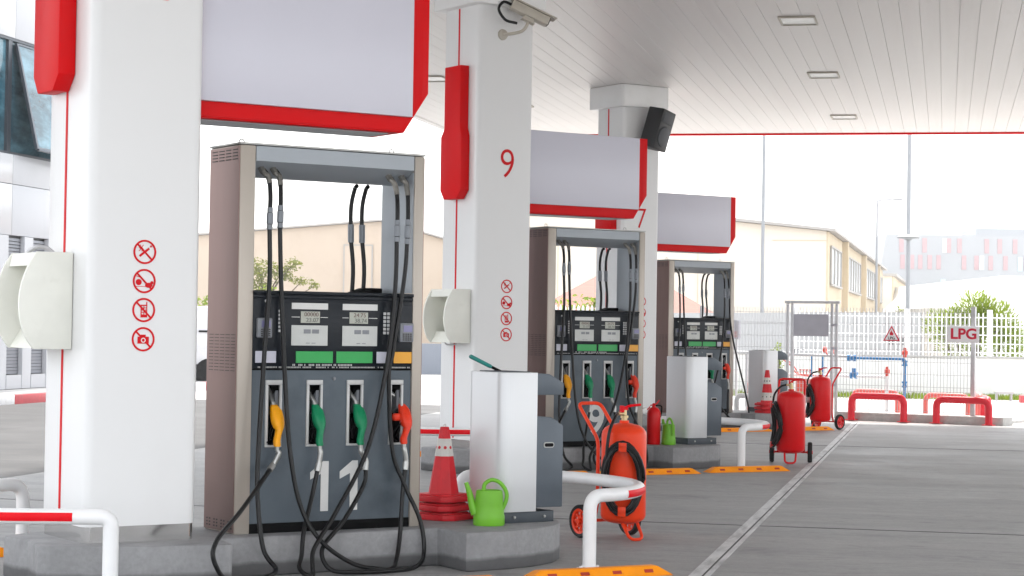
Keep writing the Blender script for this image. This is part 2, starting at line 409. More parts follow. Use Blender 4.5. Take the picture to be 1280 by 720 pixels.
# ================================================================== ISLANDS
front = [(-1.12, .2), (-1.165, -.07), (-1.12, -.12), (-.70, -.33), (-.22, -.43), (-.20, -.41), (-.15, -.12), (1.265, -.12), (1.255, -.455), (1.55, -.455),
         (1.78, -.40), (1.97, -.30), (2.12, -.15), (2.22, .02), (2.26, .2)]
outline = front + [(u, .4 - v) for u, v in front[::-1] if v != .2]
i0 = None
isl_labels = ['concrete kerb island carrying pump 11, nearest the camera',
              'concrete kerb island carrying pump 9, with the small hand extinguisher on it',
              'concrete kerb island carrying the farthest pump and its dark bin']
for k in range(3):
    if k == 0:
        i0 = MB().prism(outline, 'z', 0, GZ, bev=.012).build('pump_island', M['block'], loc=isl(0, 0, 0, 0), rotz=A)
        o = i0
    else:
        o = i0.copy(); COL.objects.link(o); o.location = isl(k, 0, 0, 0)
    tag(o, isl_labels[k], 'island', 'concrete pump islands')

# ================================================================== PILLARS
PWD = .652
def icon(kind):
    m = MB(); r = .066; m.ring((0, 0, 0), r, .0105)
    rot = Matrix.Rotation(radians(45), 4, 'Y')
    m.box(-.058, .058, -.0012, .0012, -.005, .005, mtx=rot)
    if kind == 0:
        m.box(-.038, .032, -.0008, .0008, -.006, .006, mtx=Matrix.Rotation(radians(-38), 4, 'Y'))
        for dx in (-.026, -.010):
            m.tube([(dx - .008, 0, .004), (dx + .002, 0, .014), (dx - .008, 0, .026), (dx + .002, 0, .038)], .0022, 5)
        m.box(.030, .040, -.0008, .0008, .026, .036)
    elif kind == 1:
        m.lathe([(0, -.001), (.017, -.001), (.017, .001), (0, .001)], 16, Matrix.Translation((-.032, 0, -.006)) @ FACE)
        m.lathe([(0, -.001), (.014, -.001), (.014, .001), (0, .001)], 14, Matrix.Translation((.026, 0, -.022)) @ FACE, sx=1.5)
        m.lathe([(0, -.001), (.009, -.001), (.009, .001), (0, .001)], 14, Matrix.Translation((.044, 0, -.008)) @ FACE)
        m.box(-.05, .045, -.0008, .0008, -.031, -.028); m.box(-.052, -.02, -.0008, .0008, .010, .0135, mtx=Matrix.Rotation(radians(18), 4, 'Y'))
    elif kind == 2:
        m.box(-.018, .020, -.0008, .0008, -.040, -.024); m.box(-.018, .020, -.0008, .0008, .022, .029); m.box(.014, .020, -.0008, .0008, .029, .044)
        m.box(-.018, -.012, -.0008, .0008, -.024, .022); m.box(.015, .020, -.0008, .0008, -.024, .022)
        for i in range(3): m.box(-.012, .015, -.0008, .0008, -.014 + i * .012, -.010 + i * .012)
        m.box(-.001, .003, -.0008, .0008, -.024, .022)
    else:
        m.box(-.033, .033, -.0008, .0008, -.024, .014, bev=.0005, seg=1); m.box(-.014, .014, -.0008, .0008, .014, .025)
    return m
icons = []
def pillar(k):
    P = thing('canopy_pillar', isl(k, -.603, .218, GZ), A,
              ['square white canopy pillar with four prohibition signs, nearest the camera beside pump 11',
               'square white canopy pillar bearing a red 9 and a security camera',
               'square white canopy pillar bearing a red 7 and a black loudspeaker'][k], 'pillar', 'white canopy pillars')
    h = PWD / 2
    MB().prism(rounded(-h, h, -h, h, .055), 'z', .088, 4.335).build('cladding', M['pillarwhite'], P)
    MB().prism(rounded(-h + .006, h - .006, -h + .006, h - .006, .05), 'z', .0, .087).build('chrome_plinth', M['chrome'], P)
    MB().prism(rounded(-h - .09, h + .09, -h - .09, h + .09, .05), 'z', 4.335, 4.648, bev=.012).build('capital', M['white'], P)
    MB().box(-h - .004, -h + .004, .022, .046, .10, 4.33).build('red_stripe', M['redline'], P)
    if k == 0: MB().box(h - .010, h + .010, -h + .075, -h + .10, .11, 4.33).build('edge_trim', M['redline'], P)
    # hexagonal red light box on the left face
    zt = 3.975 - GZ if k else 3.9
    zb = 2.668 - GZ
    prof = [(-.155, zt), (.142, zt), (.142, 3.14), (.172, 3.06), (.172, zb + .085), (.085, zb), (-.145, zb), (-.215, zb + .095), (-.215, 3.06), (-.155, 3.14)]
    prof = [(-y, z) for y, z in prof]
    prof = [(y - .02 + (.11 if k == 0 else 0), z) for y, z in prof]
    lb = MB().prism(prof, 'x', -h - .10, -h - .002, bev=.006).build('red_light_box', M['red'], P)
    # number and prohibition signs on the broad face
    t = MB(); y = -h - .0022
    if k == 0:
        put_text(t, '11', .415, -.01, y, 3.065, sx=.92, bold=-.0045); n = t.build('pillar_number', M['redline'], P, 0)
    elif k == 1:
        put_text(t, '9', .415, .026, y, 2.783, sx=.92, bold=-.0045); n = t.build('pillar_number', M['redline'], P, 0)
    else:
        put_text(t, '7', .415, .005, y, 2.755, sx=.92, bold=-.0045); n = t.build('pillar_number', M['redline'], P, 0)
    for i in range(4):
        zz = [1.792, 1.634, 1.477, 1.319][i] - GZ + (.028 if k else 0)
        ob = icon(i).build('prohibition_sign', M['redline'], P, 0); ob.location = (-.009 if k == 0 else .042, y, zz)
        if i == 3:
            MB().ring((0, -.0012, -.005), .0135, .005, seg=20).build('lens_mark', M['pillarwhite'], ob, 0)
    return P
for k in range(3): pillar(k)

# ------------------------------------------------------------------ wall hoods on the pillars
def hood(k, label):
    H = thing('wall_hood', isl(k, -.931, .165 + (.15 if k == 0 else 0), 1.258), A, label, 'wall hood', 'cream hoods on the pillars')
    hh = .525; w = .195
    arc = [(-.205, hh), (-.255, hh * .84), (-.288, hh * .66), (-.300, hh * .48), (-.292, hh * .30), (-.262, hh * .13), (-.215, 0)]
    arc3 = [(p.x, p.z) for p in catmull([(a, 0, b) for a, b in arc], 5)]
    cheek = [(-.002, 0), (-.002, hh)] + arc3
    for s in (-1, 1):
        y0 = s * w
        MB().prism(cheek, 'y', y0 - .011, y0 + .011, bev=.004).build('side_cheek', M['cream'], H)
    MB().prism([(-.002, hh - .004), (-.204, hh - .004), (-.225, hh - .075), (-.002, hh - .045)], 'y', -w + .012, w - .012).build('roof', M['cream'], H)
    MB().prism([(-.002, .004), (-.212, .004), (-.15, .11), (-.13, .11), (-.10, .03), (-.002, .03)], 'y', -w + .012, w - .012).build('tray', M['cream'], H)
    MB().box(-.028, -.004, -w + .012, w - .012, .031, hh - .048).build('back_panel', M['cream'], H)
    bk = MB(); bk.prism([(-.03, .05), (.09, .05), (.05, .17), (-.005, .17)], 'x', -.10, -.03, bev=.006); bk.box(-.075, -.055, .015, .035, .17, .33, bev=.004)
    bk.build('hanging_brush', M['termgrey'], H)
    if k == 0:
        MB().tube(catmull([(-.05, -.03, hh), (-.08, .00, hh + .028), (-.12, .03, hh + .032), (-.15, .06, hh + .012), (-.16, .07, hh)], 5), .012, 8).build('cable', M['galv'], H)
    else:
        MB().tube(catmull([(-.03, 0, .0), (-.05, 0, -.014), (-.11, .03, -.018), (-.14, .04, 0)], 5), .007, 8).build('cable', M['galv'], H)
    return H
hood(0, 'cream plastic hood on the side of the nearest pillar, cut by the photo edge')
hood(1, 'cream plastic hood with open front on the pillar numbered 9')

# ================================================================== DISPENSERS
UL, UR, DW, DD = .095, 1.140, 1.204, .40
HOSES = dict(
 L1=[(.175,.060,2.066),(.192,.030,2.02),(.190,.0,1.915),(.178,-.020,1.754),(.174,-.040,1.436),(.138,-.060,.984),(.099,-.090,.491),(.079,-.130,.226),(.085,-.20,-.060),(.116,-.30,-.168),(-.005,-.40,-.194),(-.177,-.465,-.195),(-.286,-.49,-.169),(-.338,-.50,-.105),(-.358,-.50,-.041),(-.336,-.48,.011),(-.281,-.44,.061),(-.108,-.30,.158),(.088,-.14,.293),(.200,-.060,.383)],
 L2=[(.251,.060,2.066),(.263,.030,2.02),(.256,.0,1.895),(.244,-.020,1.734),(.251,-.040,1.347),(.271,-.060,.894),(.294,-.090,.487),(.345,-.130,.172),(.445,-.190,-.030),(.626,-.240,-.165),(.79,-.27,-.203),(.88,-.255,-.205),(.945,-.19,-.165),(1.001,-.130,-.037),(1.042,-.080,.191),(1.072,-.060,.376)],
 R1=[(1.011,.060,2.066),(1.028,.030,2.0),(1.023,.0,1.885),(1.010,-.020,1.713),(.993,-.040,1.411),(.936,-.060,.964),(.795,-.100,.478),(.560,-.160,.121),(.444,-.205,-.007),(.375,-.24,-.091),(.355,-.28,-.175),(.34,-.31,-.208),(.30,-.30,-.205),(.29,-.24,-.17),(.325,-.20,-.11),(.36,-.155,.02),(.447,-.08,.210),(.495,-.06,.381)],
 R2=[(1.098,.060,2.066),(1.104,.030,2.0),(1.095,.0,1.878),(1.081,-.020,1.697),(1.058,-.030,1.459),(.984,-.040,1.034),(.960,-.040,.893),(.984,-.050,.471),(1.052,-.080,.261),(1.129,-.140,.052),(1.136,-.180,-.132),(1.04,-.25,-.205),(.80,-.33,-.208),(.58,-.31,-.206),(.49,-.25,-.195),(.457,-.20,-.130),(.486,-.17,-.056),(.635,-.12,.069),(.789,-.07,.268),(.803,-.06,.382)],
)
def dispenser():
    D = thing('fuel_dispenser', isl(0, 0, 0, GZ), A, 'tall grey fuel pump numbered 11 with four nozzles, largest in view', 'fuel pump', 'fuel pumps under the canopy')
    for (a, b) in ((0, UL), (UR, DW)):
        MB().box(a, b, 0, DD, 0, 2.198, bev=.006).build('column', M['steel'], D)
    for x0, x1 in ((UL + .0005, UL + .004), (UR - .004, UR - .0005)): MB().box(x0, x1, .012, DD - .012, 1.385, 2.10).build('inner_panel', M['beam'], D, 0)
    for x0, x1 in ((-.005, -.0005), (DW + .0005, DW + .005)):
        sp = MB().box(x0, x1, .006, DD - .006, .01, 2.19).build('side_panel', M['brown'], D)
        s = MB(); xx = (x0 - .002, x0 + .001) if x0 < 0 else (x1 - .001, x1 + .002)
        for i in range(4):
            for j in range(4):
                s.box(xx[0], xx[1], .025 + j * .09, .025 + j * .09 + .065, 2.115 + i * .018, 2.121 + i * .018)
        s.build('vent_slots', M['slotdark'], sp, 0); s = MB()
        for i in range(12):
            for j in range(5):
                s.box(xx[0], xx[1], .02 + j * .072, .02 + j * .072 + .052, .918 + i * .0185, .922 + i * .0185)
        s.build('vent_grille', M['slotdark'], sp, 0); s = MB()
        for i in range(3):
            for j in range(4):
                for q in (0, .036): s.box(xx[0], xx[1], .022 + j * .095 + q, .022 + j * .095 + q + .014, .028 + i * .018, .036 + i * .018)
        s.build('drain_holes', M['slotdark'], sp, 0)
    bm_ = MB(); bm_.prism([(.004, 2.196), (.004, 2.112), (.010, 2.110), (.15, 2.032), (.25, 2.032), (DD - .010, 2.110), (DD - .004, 2.112), (DD - .004, 2.196)], 'x', UL + .005, UR - .005)
    bm_.build('top_beam', M['beam'], D)
    MB().box(-.006, DW + .006, -.006, DD + .006, 2.200, 2.212, bev=.003).build('cap', M['alu'], D)
    for x in (.10, 1.09):
        e = MB(); e.tube([(x + .017 * cos(t), .2, 2.229 + .019 * sin(t)) for t in [2 * pi * i / 14 for i in range(14)]], .004, 8, closed=True)
        e.build('lifting_eye', M['galv'], D)
    # display head
    hd = MB(); hd.box(UL + .001, UR - .001, .004, DD - .004, .935, 1.365, bev=.003)
    hd.box(UL + .001, UR - .001, -.014, DD + .014, 1.358, 1.378, bev=.005)
    hd.box(UL + .001, UR - .001, -.004, .003, 1.335, 1.352, bev=.002)
    hd = hd.build('display_head', M['navy'], D)
    yf = .003
    for i, (x0, x1, d1, d2) in enumerate(((.338, .571, '00000', '23.07'), (.668, .899, '24.75', '38.74'))):
        dp = MB().box(x0, x1, yf - .004, yf - .0005, 1.275, 1.311).build('header_strip', M['label'], hd)
        xc = (.398 + .518) / 2 if i == 0 else .775
        MB().box(xc - .061, xc + .061, yf - .004, yf - .0005, 1.197, 1.263).build('lcd_screen', M['lcd'], hd)
        t = MB(); put_text(t, d1, .034, xc + .006, yf - .0052, 1.245, .0006, sx=1.1); t.build('price_digits', M['lcdtext'], hd, 0)
        t = MB(); put_text(t, d2, .034, xc + .012, yf - .0052, 1.213, .0006, sx=1.1); t.build('volume_digits', M['lcdtext2'], hd, 0)
        ln = MB(); ln.box(x0, xc - .067, yf - .003, yf - .0005, 1.228, 1.2315); ln.build('white_line', M['label'], hd); ln = MB(); ln.box(xc + .067, x1, yf - .003, yf - .0005, 1.228, 1.2315)
        ln.build('white_line', M['label'], hd)
        pp = MB().box(x0, x1, yf - .004, yf - .0005, 1.067, 1.183).build('price_plate', M['price'], hd)
        w = MB()
        for q in (0, .054): w.box(x0 + .078 + q, x0 + .122 + q, yf - .006, yf - .0042, 1.136, 1.160)
        for q in (.094, .13): w.box(x0 + q, x0 + q + .024, yf - .006, yf - .0042, 1.079, 1.083)
        w.build('price_window', M['termgrey'], hd)
    kp = MB()
    for c in range(2):
        for r in range(6): kp.box(.940 + c * .025, .958 + c * .025, yf - .006, yf - .0005, 1.137 + r * .0225, 1.1535 + r * .0225, bev=.002)
    kp.build('keypad', M['keys'], hd)
    kp = MB()
    for r in range(6): kp.box(.254, .268, yf - .006, yf - .0005, 1.142 + r * .0225, 1.157 + r * .0225, bev=.002)
    kp.build('keypad', M['keys'], hd)
    for x0, x1, z0, z1 in ((1.040, 1.134, 1.092, 1.206), (.114, .206, 1.108, 1.222)):
        tm = MB().box(x0, x1, yf - .030, yf - .001, z0, z1, bev=.008).build('card_terminal', M['termgrey'], hd)
        MB().box(x0 + .022, x1 - .014, yf - .0325, yf - .0300, z1 - .053, z1 - .016).build('screen', M['termscreen'], hd)
        q = MB()
        for c in range(4):
            for r in range(4): q.box(x0 + .018 + c * .016, x0 + .029 + c * .016, yf - .032, yf - .0300, z0 + .010 + r * .0115, z0 + .017 + r * .0115)
        q.build('terminal_keys', M['slotdark'], hd)
    lamp = MB().lathe([(0, 0), (.009, 0), (.009, .004), (0, .006)], 14, Matrix.Translation((.176, yf - .0005, 1.318)) @ FACE).build('indicator_lamp', M['keys'], hd)
    for x0, x1, m in ((.113, .243, 'lilac'), (.369, .608, 'greenplate'), (.631, .870, 'greenplate'), (.898, .975, 'lilac'), (1.014, 1.136, 'yellowplate')):
        MB().box(x0, x1, yf - .005, yf - .0005, .967, 1.034, bev=.0012, seg=1).build('grade_plate', M[m], hd)
    # ticked slot band below the head
    MB().box(UL + .001, UR - .001, .010, DD - .01, .925, .9345).build('seal', M['black'], D)
    gr = MB(); x = .13
    while x < 1.12:
        if R.random() < .8: gr.box(x, x + .005, yf - .003, yf - .0005, .938, .946)
        x += .0095
    gr.build('vent_comb', M['bezel'], hd, 0)
    gr = MB(); x = .34
    while x < .75:
        if R.random() < .75: gr.box(x, x + .005, yf - .003, yf - .0005, .950, .961)
        x += .0095
    gr.build('vent_comb', M['bezel'], hd, 0)
    # lower panel with four nozzle boots cut through it
    boots = [(.184, .288), (.445, .549), (.708, .816), (.990, 1.085)]; zb0, zb1 = .487, .869
    xs = [UL + .001] + [v for b in boots for v in b] + [UR - .001]; zs = [.056, zb0, zb1, .924]
    b = bmesh.new(); gv = {}
    for i, x in enumerate(xs):
        for j, z in enumerate(zs): gv[i, j] = b.verts.new((x, .012, z))
    for i in range(len(xs) - 1):
        for j in range(3):
            if j == 1 and i % 2 == 1: continue
            b.faces.new((gv[i, j], gv[i + 1, j], gv[i + 1, j + 1], gv[i, j + 1]))
    lp = MB(); lp._add(b); lp.box(UL + .001, UR - .001, .16, DD - .012, .056, .924)
    lp.box(UL + .001, UL + .004, .0125, .16, .056, .924); lp.box(UR - .004, UR - .001, .0125, .16, .056, .924)
    lp = lp.build('lower_panel', M['slate'], D, 0)
    for (x0, x1) in boots:
        fr = MB(); w = .017
        for q in ((x0, x1, zb1 - .028, zb1), (x0, x1, zb0, zb0 + .012)): fr.box(q[0], q[1], .002, .020, q[2], q[3], bev=.002)
        for q in ((x0, x0 + w), (x1 - w * .8, x1)): fr.box(q[0], q[1], .002, .020, zb0 + .0125, zb1 - .0285, bev=.002)
        bt = fr.build('nozzle_boot', M['bezel'], lp)
        ln = MB(); d = .15
        ln.box(x0 + .002, x0 + .005, .021, d, zb0, zb1); ln.box(x1 - .005, x1 - .002, .021, d, zb0, zb1)
        ln.box(x0 + .005, x1 - .005, d - .004, d, zb0, zb1); ln.box(x0 + .005, x1 - .005, .021, d - .004, zb1 - .004, zb1); ln.box(x0 + .005, x1 - .005, .021, d - .004, zb0, zb0 + .004)
        ln.build('boot_liner', M['black'], lp)
        MB().prism([(.030, zb1 - .06), (.10, zb1 - .12), (.10, zb1 - .20), (.03, zb1 - .165)], 'x', x1 - .03, x1 - .012).build('boot_rest', M['termgrey'], lp)
    MB().lathe([(0, 0), (.011, 0), (.009, .008), (0, .009)], 14, Matrix.Translation((.625, .0115, .876)) @ FACE).build('lock', M['termgrey'], lp)
    MB().box(UL + .001, UR - .001, .008, DD - .008, 0, .055).build('kick_plate', M['black'], D)
    for xd in (.598, .790):
        h = .288; one = [(xd, 0), (xd, h), (xd - .036, h), (xd - .118, h - .062), (xd - .118, h - .104), (xd - .050, h - .072), (xd - .050, 0)]
        MB().prism([(x, z + .112) for x, z in one], 'y', .0085, .0115).build('pump_number', M['label'], D, 0)
    MB().prism([(0, 0), (.10, .035), (.20, .035), (.20, 0)], 'y', .30, .42, bev=.006, mtx=Matrix.Translation((.90, 0, 1.379))).build('hose_guide', M['black'], D)
    # nozzles
    for (sx_, sz, hx, colr, lean) in ((.242, .815, .253, 'nyellow', 0), (.487, .805, .517, 'ngreen', 0), (.757, .803, .790, 'ngreen', 0), (1.026, .80, 1.093, 'nred', 1)):
        ex = {.253: (.232, .496), .517: (.503, .498), .790: (.770, .497), 1.093: (1.060, .504)}[hx]
        nz = MB()
        # valve body and grip as one lofted solid, thicker at the head
        prof = [(.728, .017, .018, hx - .004, .030), (.715, .026, .022, hx - .003, .022), (.695, .033, .028, hx, .008), (.66, .037, .034, hx, -.006), (.628, .036, .036, hx + .001, -.016),
                (.602, .030, .033, hx + .002, -.022), (.588, .020, .026, hx + .003, -.030), (.56, .0185, .020, (hx * .6 + ex[0] * .4), -.040), (.525, .0195, .020, ex[0], -.050), (.503, .020, .021, ex[0], -.055), (.494, .017, .018, ex[0], -.056)]
        b = bmesh.new(); rings = []
        for z, rx, ry, cx, cy in prof:
            rings.append([b.verts.new((cx + rx * (abs(cos(t)) ** .75) * (1 if cos(t) >= 0 else -1), cy + ry * (abs(sin(t)) ** .75) * (1 if sin(t) >= 0 else -1), z)) for t in [2 * pi * j / 16 for j in range(16)]])
        for a_, c_ in zip(rings, rings[1:]):
            for j in range(16): b.faces.new((a_[j], a_[(j + 1) % 16], c_[(j + 1) % 16], c_[j]))
        b.faces.new(rings[0]); b.faces.new(rings[-1][::-1]); bmesh.ops.recalc_face_normals(b, faces=b.faces)
        nz._add(b)
        if lean: nz.box(hx - .082, hx - .03, -.02, .012, .628, .672, bev=.012)
        nz = nz.build('nozzle', M[colr], D, 60)
        sp = MB(); sp.tube(catmull([(hx - .004, .030, .722), (hx - .010, .045, .755), (sx_ + .004, .075, .795), (sx_, .10, .825)], 5), .0115, 10)
        sp.tube([(hx - .004, .028, .715), (hx - .006, .036, .738)], .0165, 12)
        for q in range(5):
            t = .15 + q * .14; p = Vector((hx - .008, .038, .740)).lerp(Vector((sx_ + .002, .085, .805)), t)
            sp.tube([p, p + Vector((-.001, .002, .004))], .0138, 10)
        sp.build('spout', M['alu'], nz)
        tg = MB(); tg.tube(catmull([(hx - .024, -.004, .61), (hx - .042, .02, .585), (ex[0] - .040, .02, .53), (ex[0] - .020, -.02, .505)], 5), .006, 8)
        tg.tube(catmull([(hx - .012, .01, .60), (hx - .026, .015, .57), (ex[0] - .022, .0, .53)], 5), .008, 8)
        tg.build('trigger_guard', M['black'], nz)
        e = {.253: HOSES['L1'], .517: HOSES['R1'], .790: HOSES['R2'], 1.093: HOSES['L2']}[hx][-1]; e2 = {.253: HOSES['L1'], .517: HOSES['R1'], .790: HOSES['R2'], 1.093: HOSES['L2']}[hx][-2]
        E_ = Vector(e); E2 = Vector(e2); dirn = (E2 - E_).normalized()
        sw = MB(); top = Vector((ex[0], -.056, .494)); mid = Vector((ex[0] + (.010 if hx < .4 else .004), -.060, .452))
        sw.tube([top, top + Vector((.001, 0, -.022))], .0135, 12); sw.tube(catmull([top + Vector((.001, 0, -.022)), mid, E_ + dirn * -.02, E_ + dirn * .02], 5), .0155, 12)
        sw.tube([E_ - dirn * .012, E_ + dirn * .034], .0185, 12)
        sw.build('swivel', M['alu'], nz)
    for nm, pts in HOSES.items():
        C = catmull(pts, 8)
        hs = MB().tube(C, .0132, 10).build('hose', M['rubber'], D, 60)
        z0, z1 = (1.845, 1.725) if nm[0] == 'L' else (1.80, 1.68)
        seg = [p for p in C if z1 - .02 < p.z < z0 + .02 and p.y < .02]
        a_, b_ = seg[0], seg[-1]
        if a_.z < b_.z: a_, b_ = b_, a_
        cp = MB(); cp.tube([a_.lerp(b_, .25), a_.lerp(b_, .75)], .0195, 12); cp.tube([a_.lerp(b_, 0), a_.lerp(b_, .22)], .0165, 12); cp.tube([a_.lerp(b_, .78), b_], .0165, 12)
        cp.build('breakaway_coupling', M['coupling'], hs)
        ft = MB(); p = Vector(pts[0])
        ft.tube([(p.x - .014, p.y + .012, 2.080), (p.x - .006, p.y - .006, 2.052)], .021, 6)
        ft.tube(catmull([(p.x - .008, p.y, 2.060), (p.x + .006, p.y - .018, 2.038), C[6], C[9]], 4), .0165, 10)
        ft.tube([C[9], C[11]], .0155, 10)
        ft.build('hose_fitting', M['fitting'], hs)
    for x in (.945, 1.022):
        pts = [(x + .005, DD - .03, 2.03), (x + .012, DD + .01, 2.01), (x, DD + .03, 1.90), (x + .006, DD + .035, 1.72), (x + .02, DD + .03, 1.45), (x - .03, DD + .05, .95), (x - .2, DD + .10, .35), (x - .3, DD + .12, .02)]
        C = catmull(pts, 7); hs = MB().tube(C, .0132, 10).build('hose', M['rubber'], D, 60)
        cp = MB(); cp.tube([(x + .003, DD + .034, 1.80), (x + .006, DD + .035, 1.69)], .019, 12); cp.build('breakaway_coupling', M['coupling'], hs)
    return D
D0 = dispenser()
DS = [D0]
for k in (1, 2):
    c = dup(D0, isl(k, 0, 0, GZ), A, ['', 'grey fuel pump numbered 9 behind the orange wheeled extinguisher', 'smallest and farthest grey fuel pump, beside the pillar numbered 7'][k])
    for ch in children(c):
        if ch.name.startswith('pump_number'): bpy.data.objects.remove(ch)
    t = MB(); put_text(t, NUM[k], .42, .62, .0105, .255, .001, bold=.007, sx=1.08); t.build('pump_number', M['label'], c, 0)
    if k == 2:      # one hose of the farthest pump swings out past its column
        h_ = [ch for ch in children(c) if ch.name.startswith('hose.') or ch.name == 'hose']
        h_ = [ch for ch in h_ if abs(ch.data.vertices[0].co.x - HOSES['R2'][0][0]) < .03 and ch.data.vertices[0].co.y < .2]
        for ch in h_:
            ch.data = ch.data.copy()
            q = MB().tube(catmull([(1.098,.060,2.066),(1.104,.030,2.0),(1.10,.0,1.88),(1.105,-.02,1.70),(1.12,-.02,1.36),(1.174,-.04,1.029),(1.277,-.07,.631),(1.364,-.10,.28),(1.396,-.14,.023),(1.31,-.20,-.10),(1.1,-.24,-.14),(.90,-.18,.02),(.83,-.08,.25),(.803,-.06,.382)], 8), .0132, 10)
            q.bm.to_mesh(ch.data); q.bm.free()
            ch.data.polygons.foreach_set('use_smooth', [True] * len(ch.data.polygons))
    DS.append(c)

# ================================================================== OVERHEAD SIGNS
def sign(k, label):
    S = thing('overhead_sign', isl(k, -.277, 0, 0), A, label, 'sign', 'white and red signs over the pumps')
    w = 1.512; zb, zt = 2.558, 3.392
    out = [(.002, zb), (w - .165, zb), (w, zb + .245), (w, zt), (.002, zt)]
    body = MB(); body.prism(out, 'y', .02, .40, bev=.006)
    inn = [(.004, zb + .012), (w - .172, zb + .012), (w - .05, zb + .19), (w - .05, zt - .006), (.004, zt - .006)]
    body.prism(inn, 'y', .012, .02)
    body = body.build('red_casing', M['red'], S)
    MB().box(.001, 1.378, -.028, .0115, 2.652, 3.386, bev=.004).build('white_face', M['signface'], S)
    MB().box(.001, 1.378, .4085, .432, 2.652, 3.386, bev=.004).build('white_face', M['signface'], S)
    MB().box(.03, w - .24, .08, .34, zb - .006, zb - .0008).build('underside', M['beam'], S)
    return S
sign(0, 'blank white sign with red edge over pump 11, cropped by the top of the photo')
sign(1, 'blank white sign with red edge over pump 9, under the loudspeaker')
sign(2, 'smallest blank white sign with red edge, over the farthest pump')

# ================================================================== BINS
def bin_cabinet():
    B = thing('service_bin', isl(0, 1.72, -.10, GZ), A, 'white and grey service bin on the pump 11 island, holding a teal squeegee', 'bin', 'white and grey service bins')
    MB().prism(rounded(0, .255, 0, .42, .075, 8, (0, 1, 1, 0)), 'z', .068, .915, bev=.003).build('white_shell', M['cabinet'], B, 40)
    MB().box(.02, .40, .02, .40, 0, .067, bev=.004).build('plinth', M['plinthdark'], B)
    bo = MB()
    for x in (.11, .33): bo.lathe([(0, 0), (.010, 0), (.008, .007), (0, .008)], 12, Matrix.Translation((x, .0195, .034)) @ FACE)
    bo.build('bolt', M['alu'], B)
    lb = MB().prism([(.258, .09), (.452, .09), (.452, .588), (.362, .642), (.258, .649)], 'y', .004, .416, bev=.005).build('bin_body', M['bingrey'], B)
    MB().prism([(.258, .778), (.452, .778), (.452, .852), (.345, .907), (.258, .912)], 'y', .004, .416, bev=.005).build('bin_hood', M['bingrey'], B)
    hd = MB(); hd.prism(rounded(.304, .380, .455, .489, .015, 5), 'y', -.004, .0035); hd = hd.build('handle', M['alu'], B)
    MB().prism(rounded(.310, .374, .461, .483, .010, 5), 'y', -.0055, -.0042).build('handle_recess', M['black'], hd)
    MB().box(.06, .235, .06, .36, .915, .921).build('water_tray', M['plinthdark'], B)
    return B
B0 = bin_cabinet()
dup(B0, isl(1, 1.72, -.10, GZ), A, 'white and grey service bin on the pump 9 island, behind the green watering can')
dup(B0, isl(2, 1.72, -.10, GZ), A, 'white and grey service bin farthest off, behind the small striped cone')
sq = thing('squeegee', isl(0, 1.85, .15, 1.15), A, 'teal handled squeegee leaning out of the nearest service bin', 'squeegee')
MB().tube([(-.175, .06, .085), (-.17, .06, .082), (-.045, .03, .022), (-.035, .03, .018)], [.010, .0135, .0125, .009], 12).build('grip', M['tealplastic'], sq)
MB().tube([(-.037, .03, .019), (.05, .0, -.025)], .009, 10).build('shaft', M['black'], sq)

# ================================================================== TRAFFIC CONES
def cone_mesh(z0, z1, b0=.106, t0=.024, h=.56, n=8, rot=pi / 8):
    """part of the eight sided cone shell between two heights"""
    f = lambda z: b0 + (t0 - b0) * z / h
    m = MB(); m.lathe([(f(z0), z0), (f(z1), z1)], n, Matrix.Rotation(rot, 4, 'Z')); return m
def cone(loc, rz, label, full, scheme=0):
    C = thing('traffic_cone', loc, rz, label, 'cone', None)
    s = .155
    pts = [(s, -.10), (s, .10), (.10, s), (-.10, s), (-s, .10), (-s, -.10), (-.10, -s), (.10, -s)]
    if full == 2: pts = [(x * .985, y * .985) for x, y in pts]
    ba = MB(); ba.prism(pts, 'z', .0, .036, bev=.008); ba.prism([(x * .82, y * .82) for x, y in pts], 'z', .036, .046, bev=.004)
    ba.build('base', M['coner'], C)
    if full == 1:
        if scheme == 0:
            cone_mesh(.046, .276, h=.48).build('red_cone', M['coner'], C, 20)
            wb = cone_mesh(.2765, .384, .1085, .0265, h=.48).build('white_band', M['conew'], C, 20)
            cone_mesh(.3845, .456, h=.48).build('red_tip', M['coner'], C, 20)
            dots = MB()
            for q in range(8):
                a_ = q * pi / 4; rr = .1085 - .082 * .330 / .48
                dots.lathe([(0, -.001), (.010, -.001), (.010, .001), (0, .001)], 12, Matrix.Rotation(a_, 4, 'Z') @ Matrix.Translation((rr * cos(pi / 8) + .0002, 0, .330)) @ Matrix.Rotation(pi / 2 - .14, 4, 'Y'))
            dots.build('red_dot', M['coner'], wb)
            MB().tube([(.012 * cos(t), 0, .456 + .016 * sin(t)) for t in [pi * i / 8 for i in range(9)]], .003, 6).build('loop', M['conew'], C)
        else:
            zz = [.046, .07, .17, .28, .37, .44, .535]
            for i, m in enumerate(('coner', 'conew', 'coner', 'conew', 'coner')):
                z0, z1 = [(.046, .075), (.0755, .19), (.1905, .315), (.3155, .41), (.4105, .52)][i]
                cone_mesh(z0, z1).build('red_band' if m == 'coner' else 'white_band', M[m], C, 20)
            dots = MB()
            for zq in (.13, .36):
                for q in range(8):
                    a_ = q * pi / 4; rr = .106 - .082 * zq / .56
                    dots.lathe([(0, -.001), (.010, -.001), (.010, .001), (0, .001)], 10, Matrix.Rotation(a_, 4, 'Z') @ Matrix.Translation((rr * cos(pi / 8) + .0005, 0, zq)) @ Matrix.Rotation(pi / 2 - .14, 4, 'Y'))
            dots.build('dot', M['slotdark'], C)
    else:
        # nested cones show only their base; the shell is hidden inside the cone above
        cone_mesh(.046, .10, .097, .020).build('cone_shell', M['coner'], C, 20)
    C['group'] = 'traffic cones stacked on the islands'
    return C
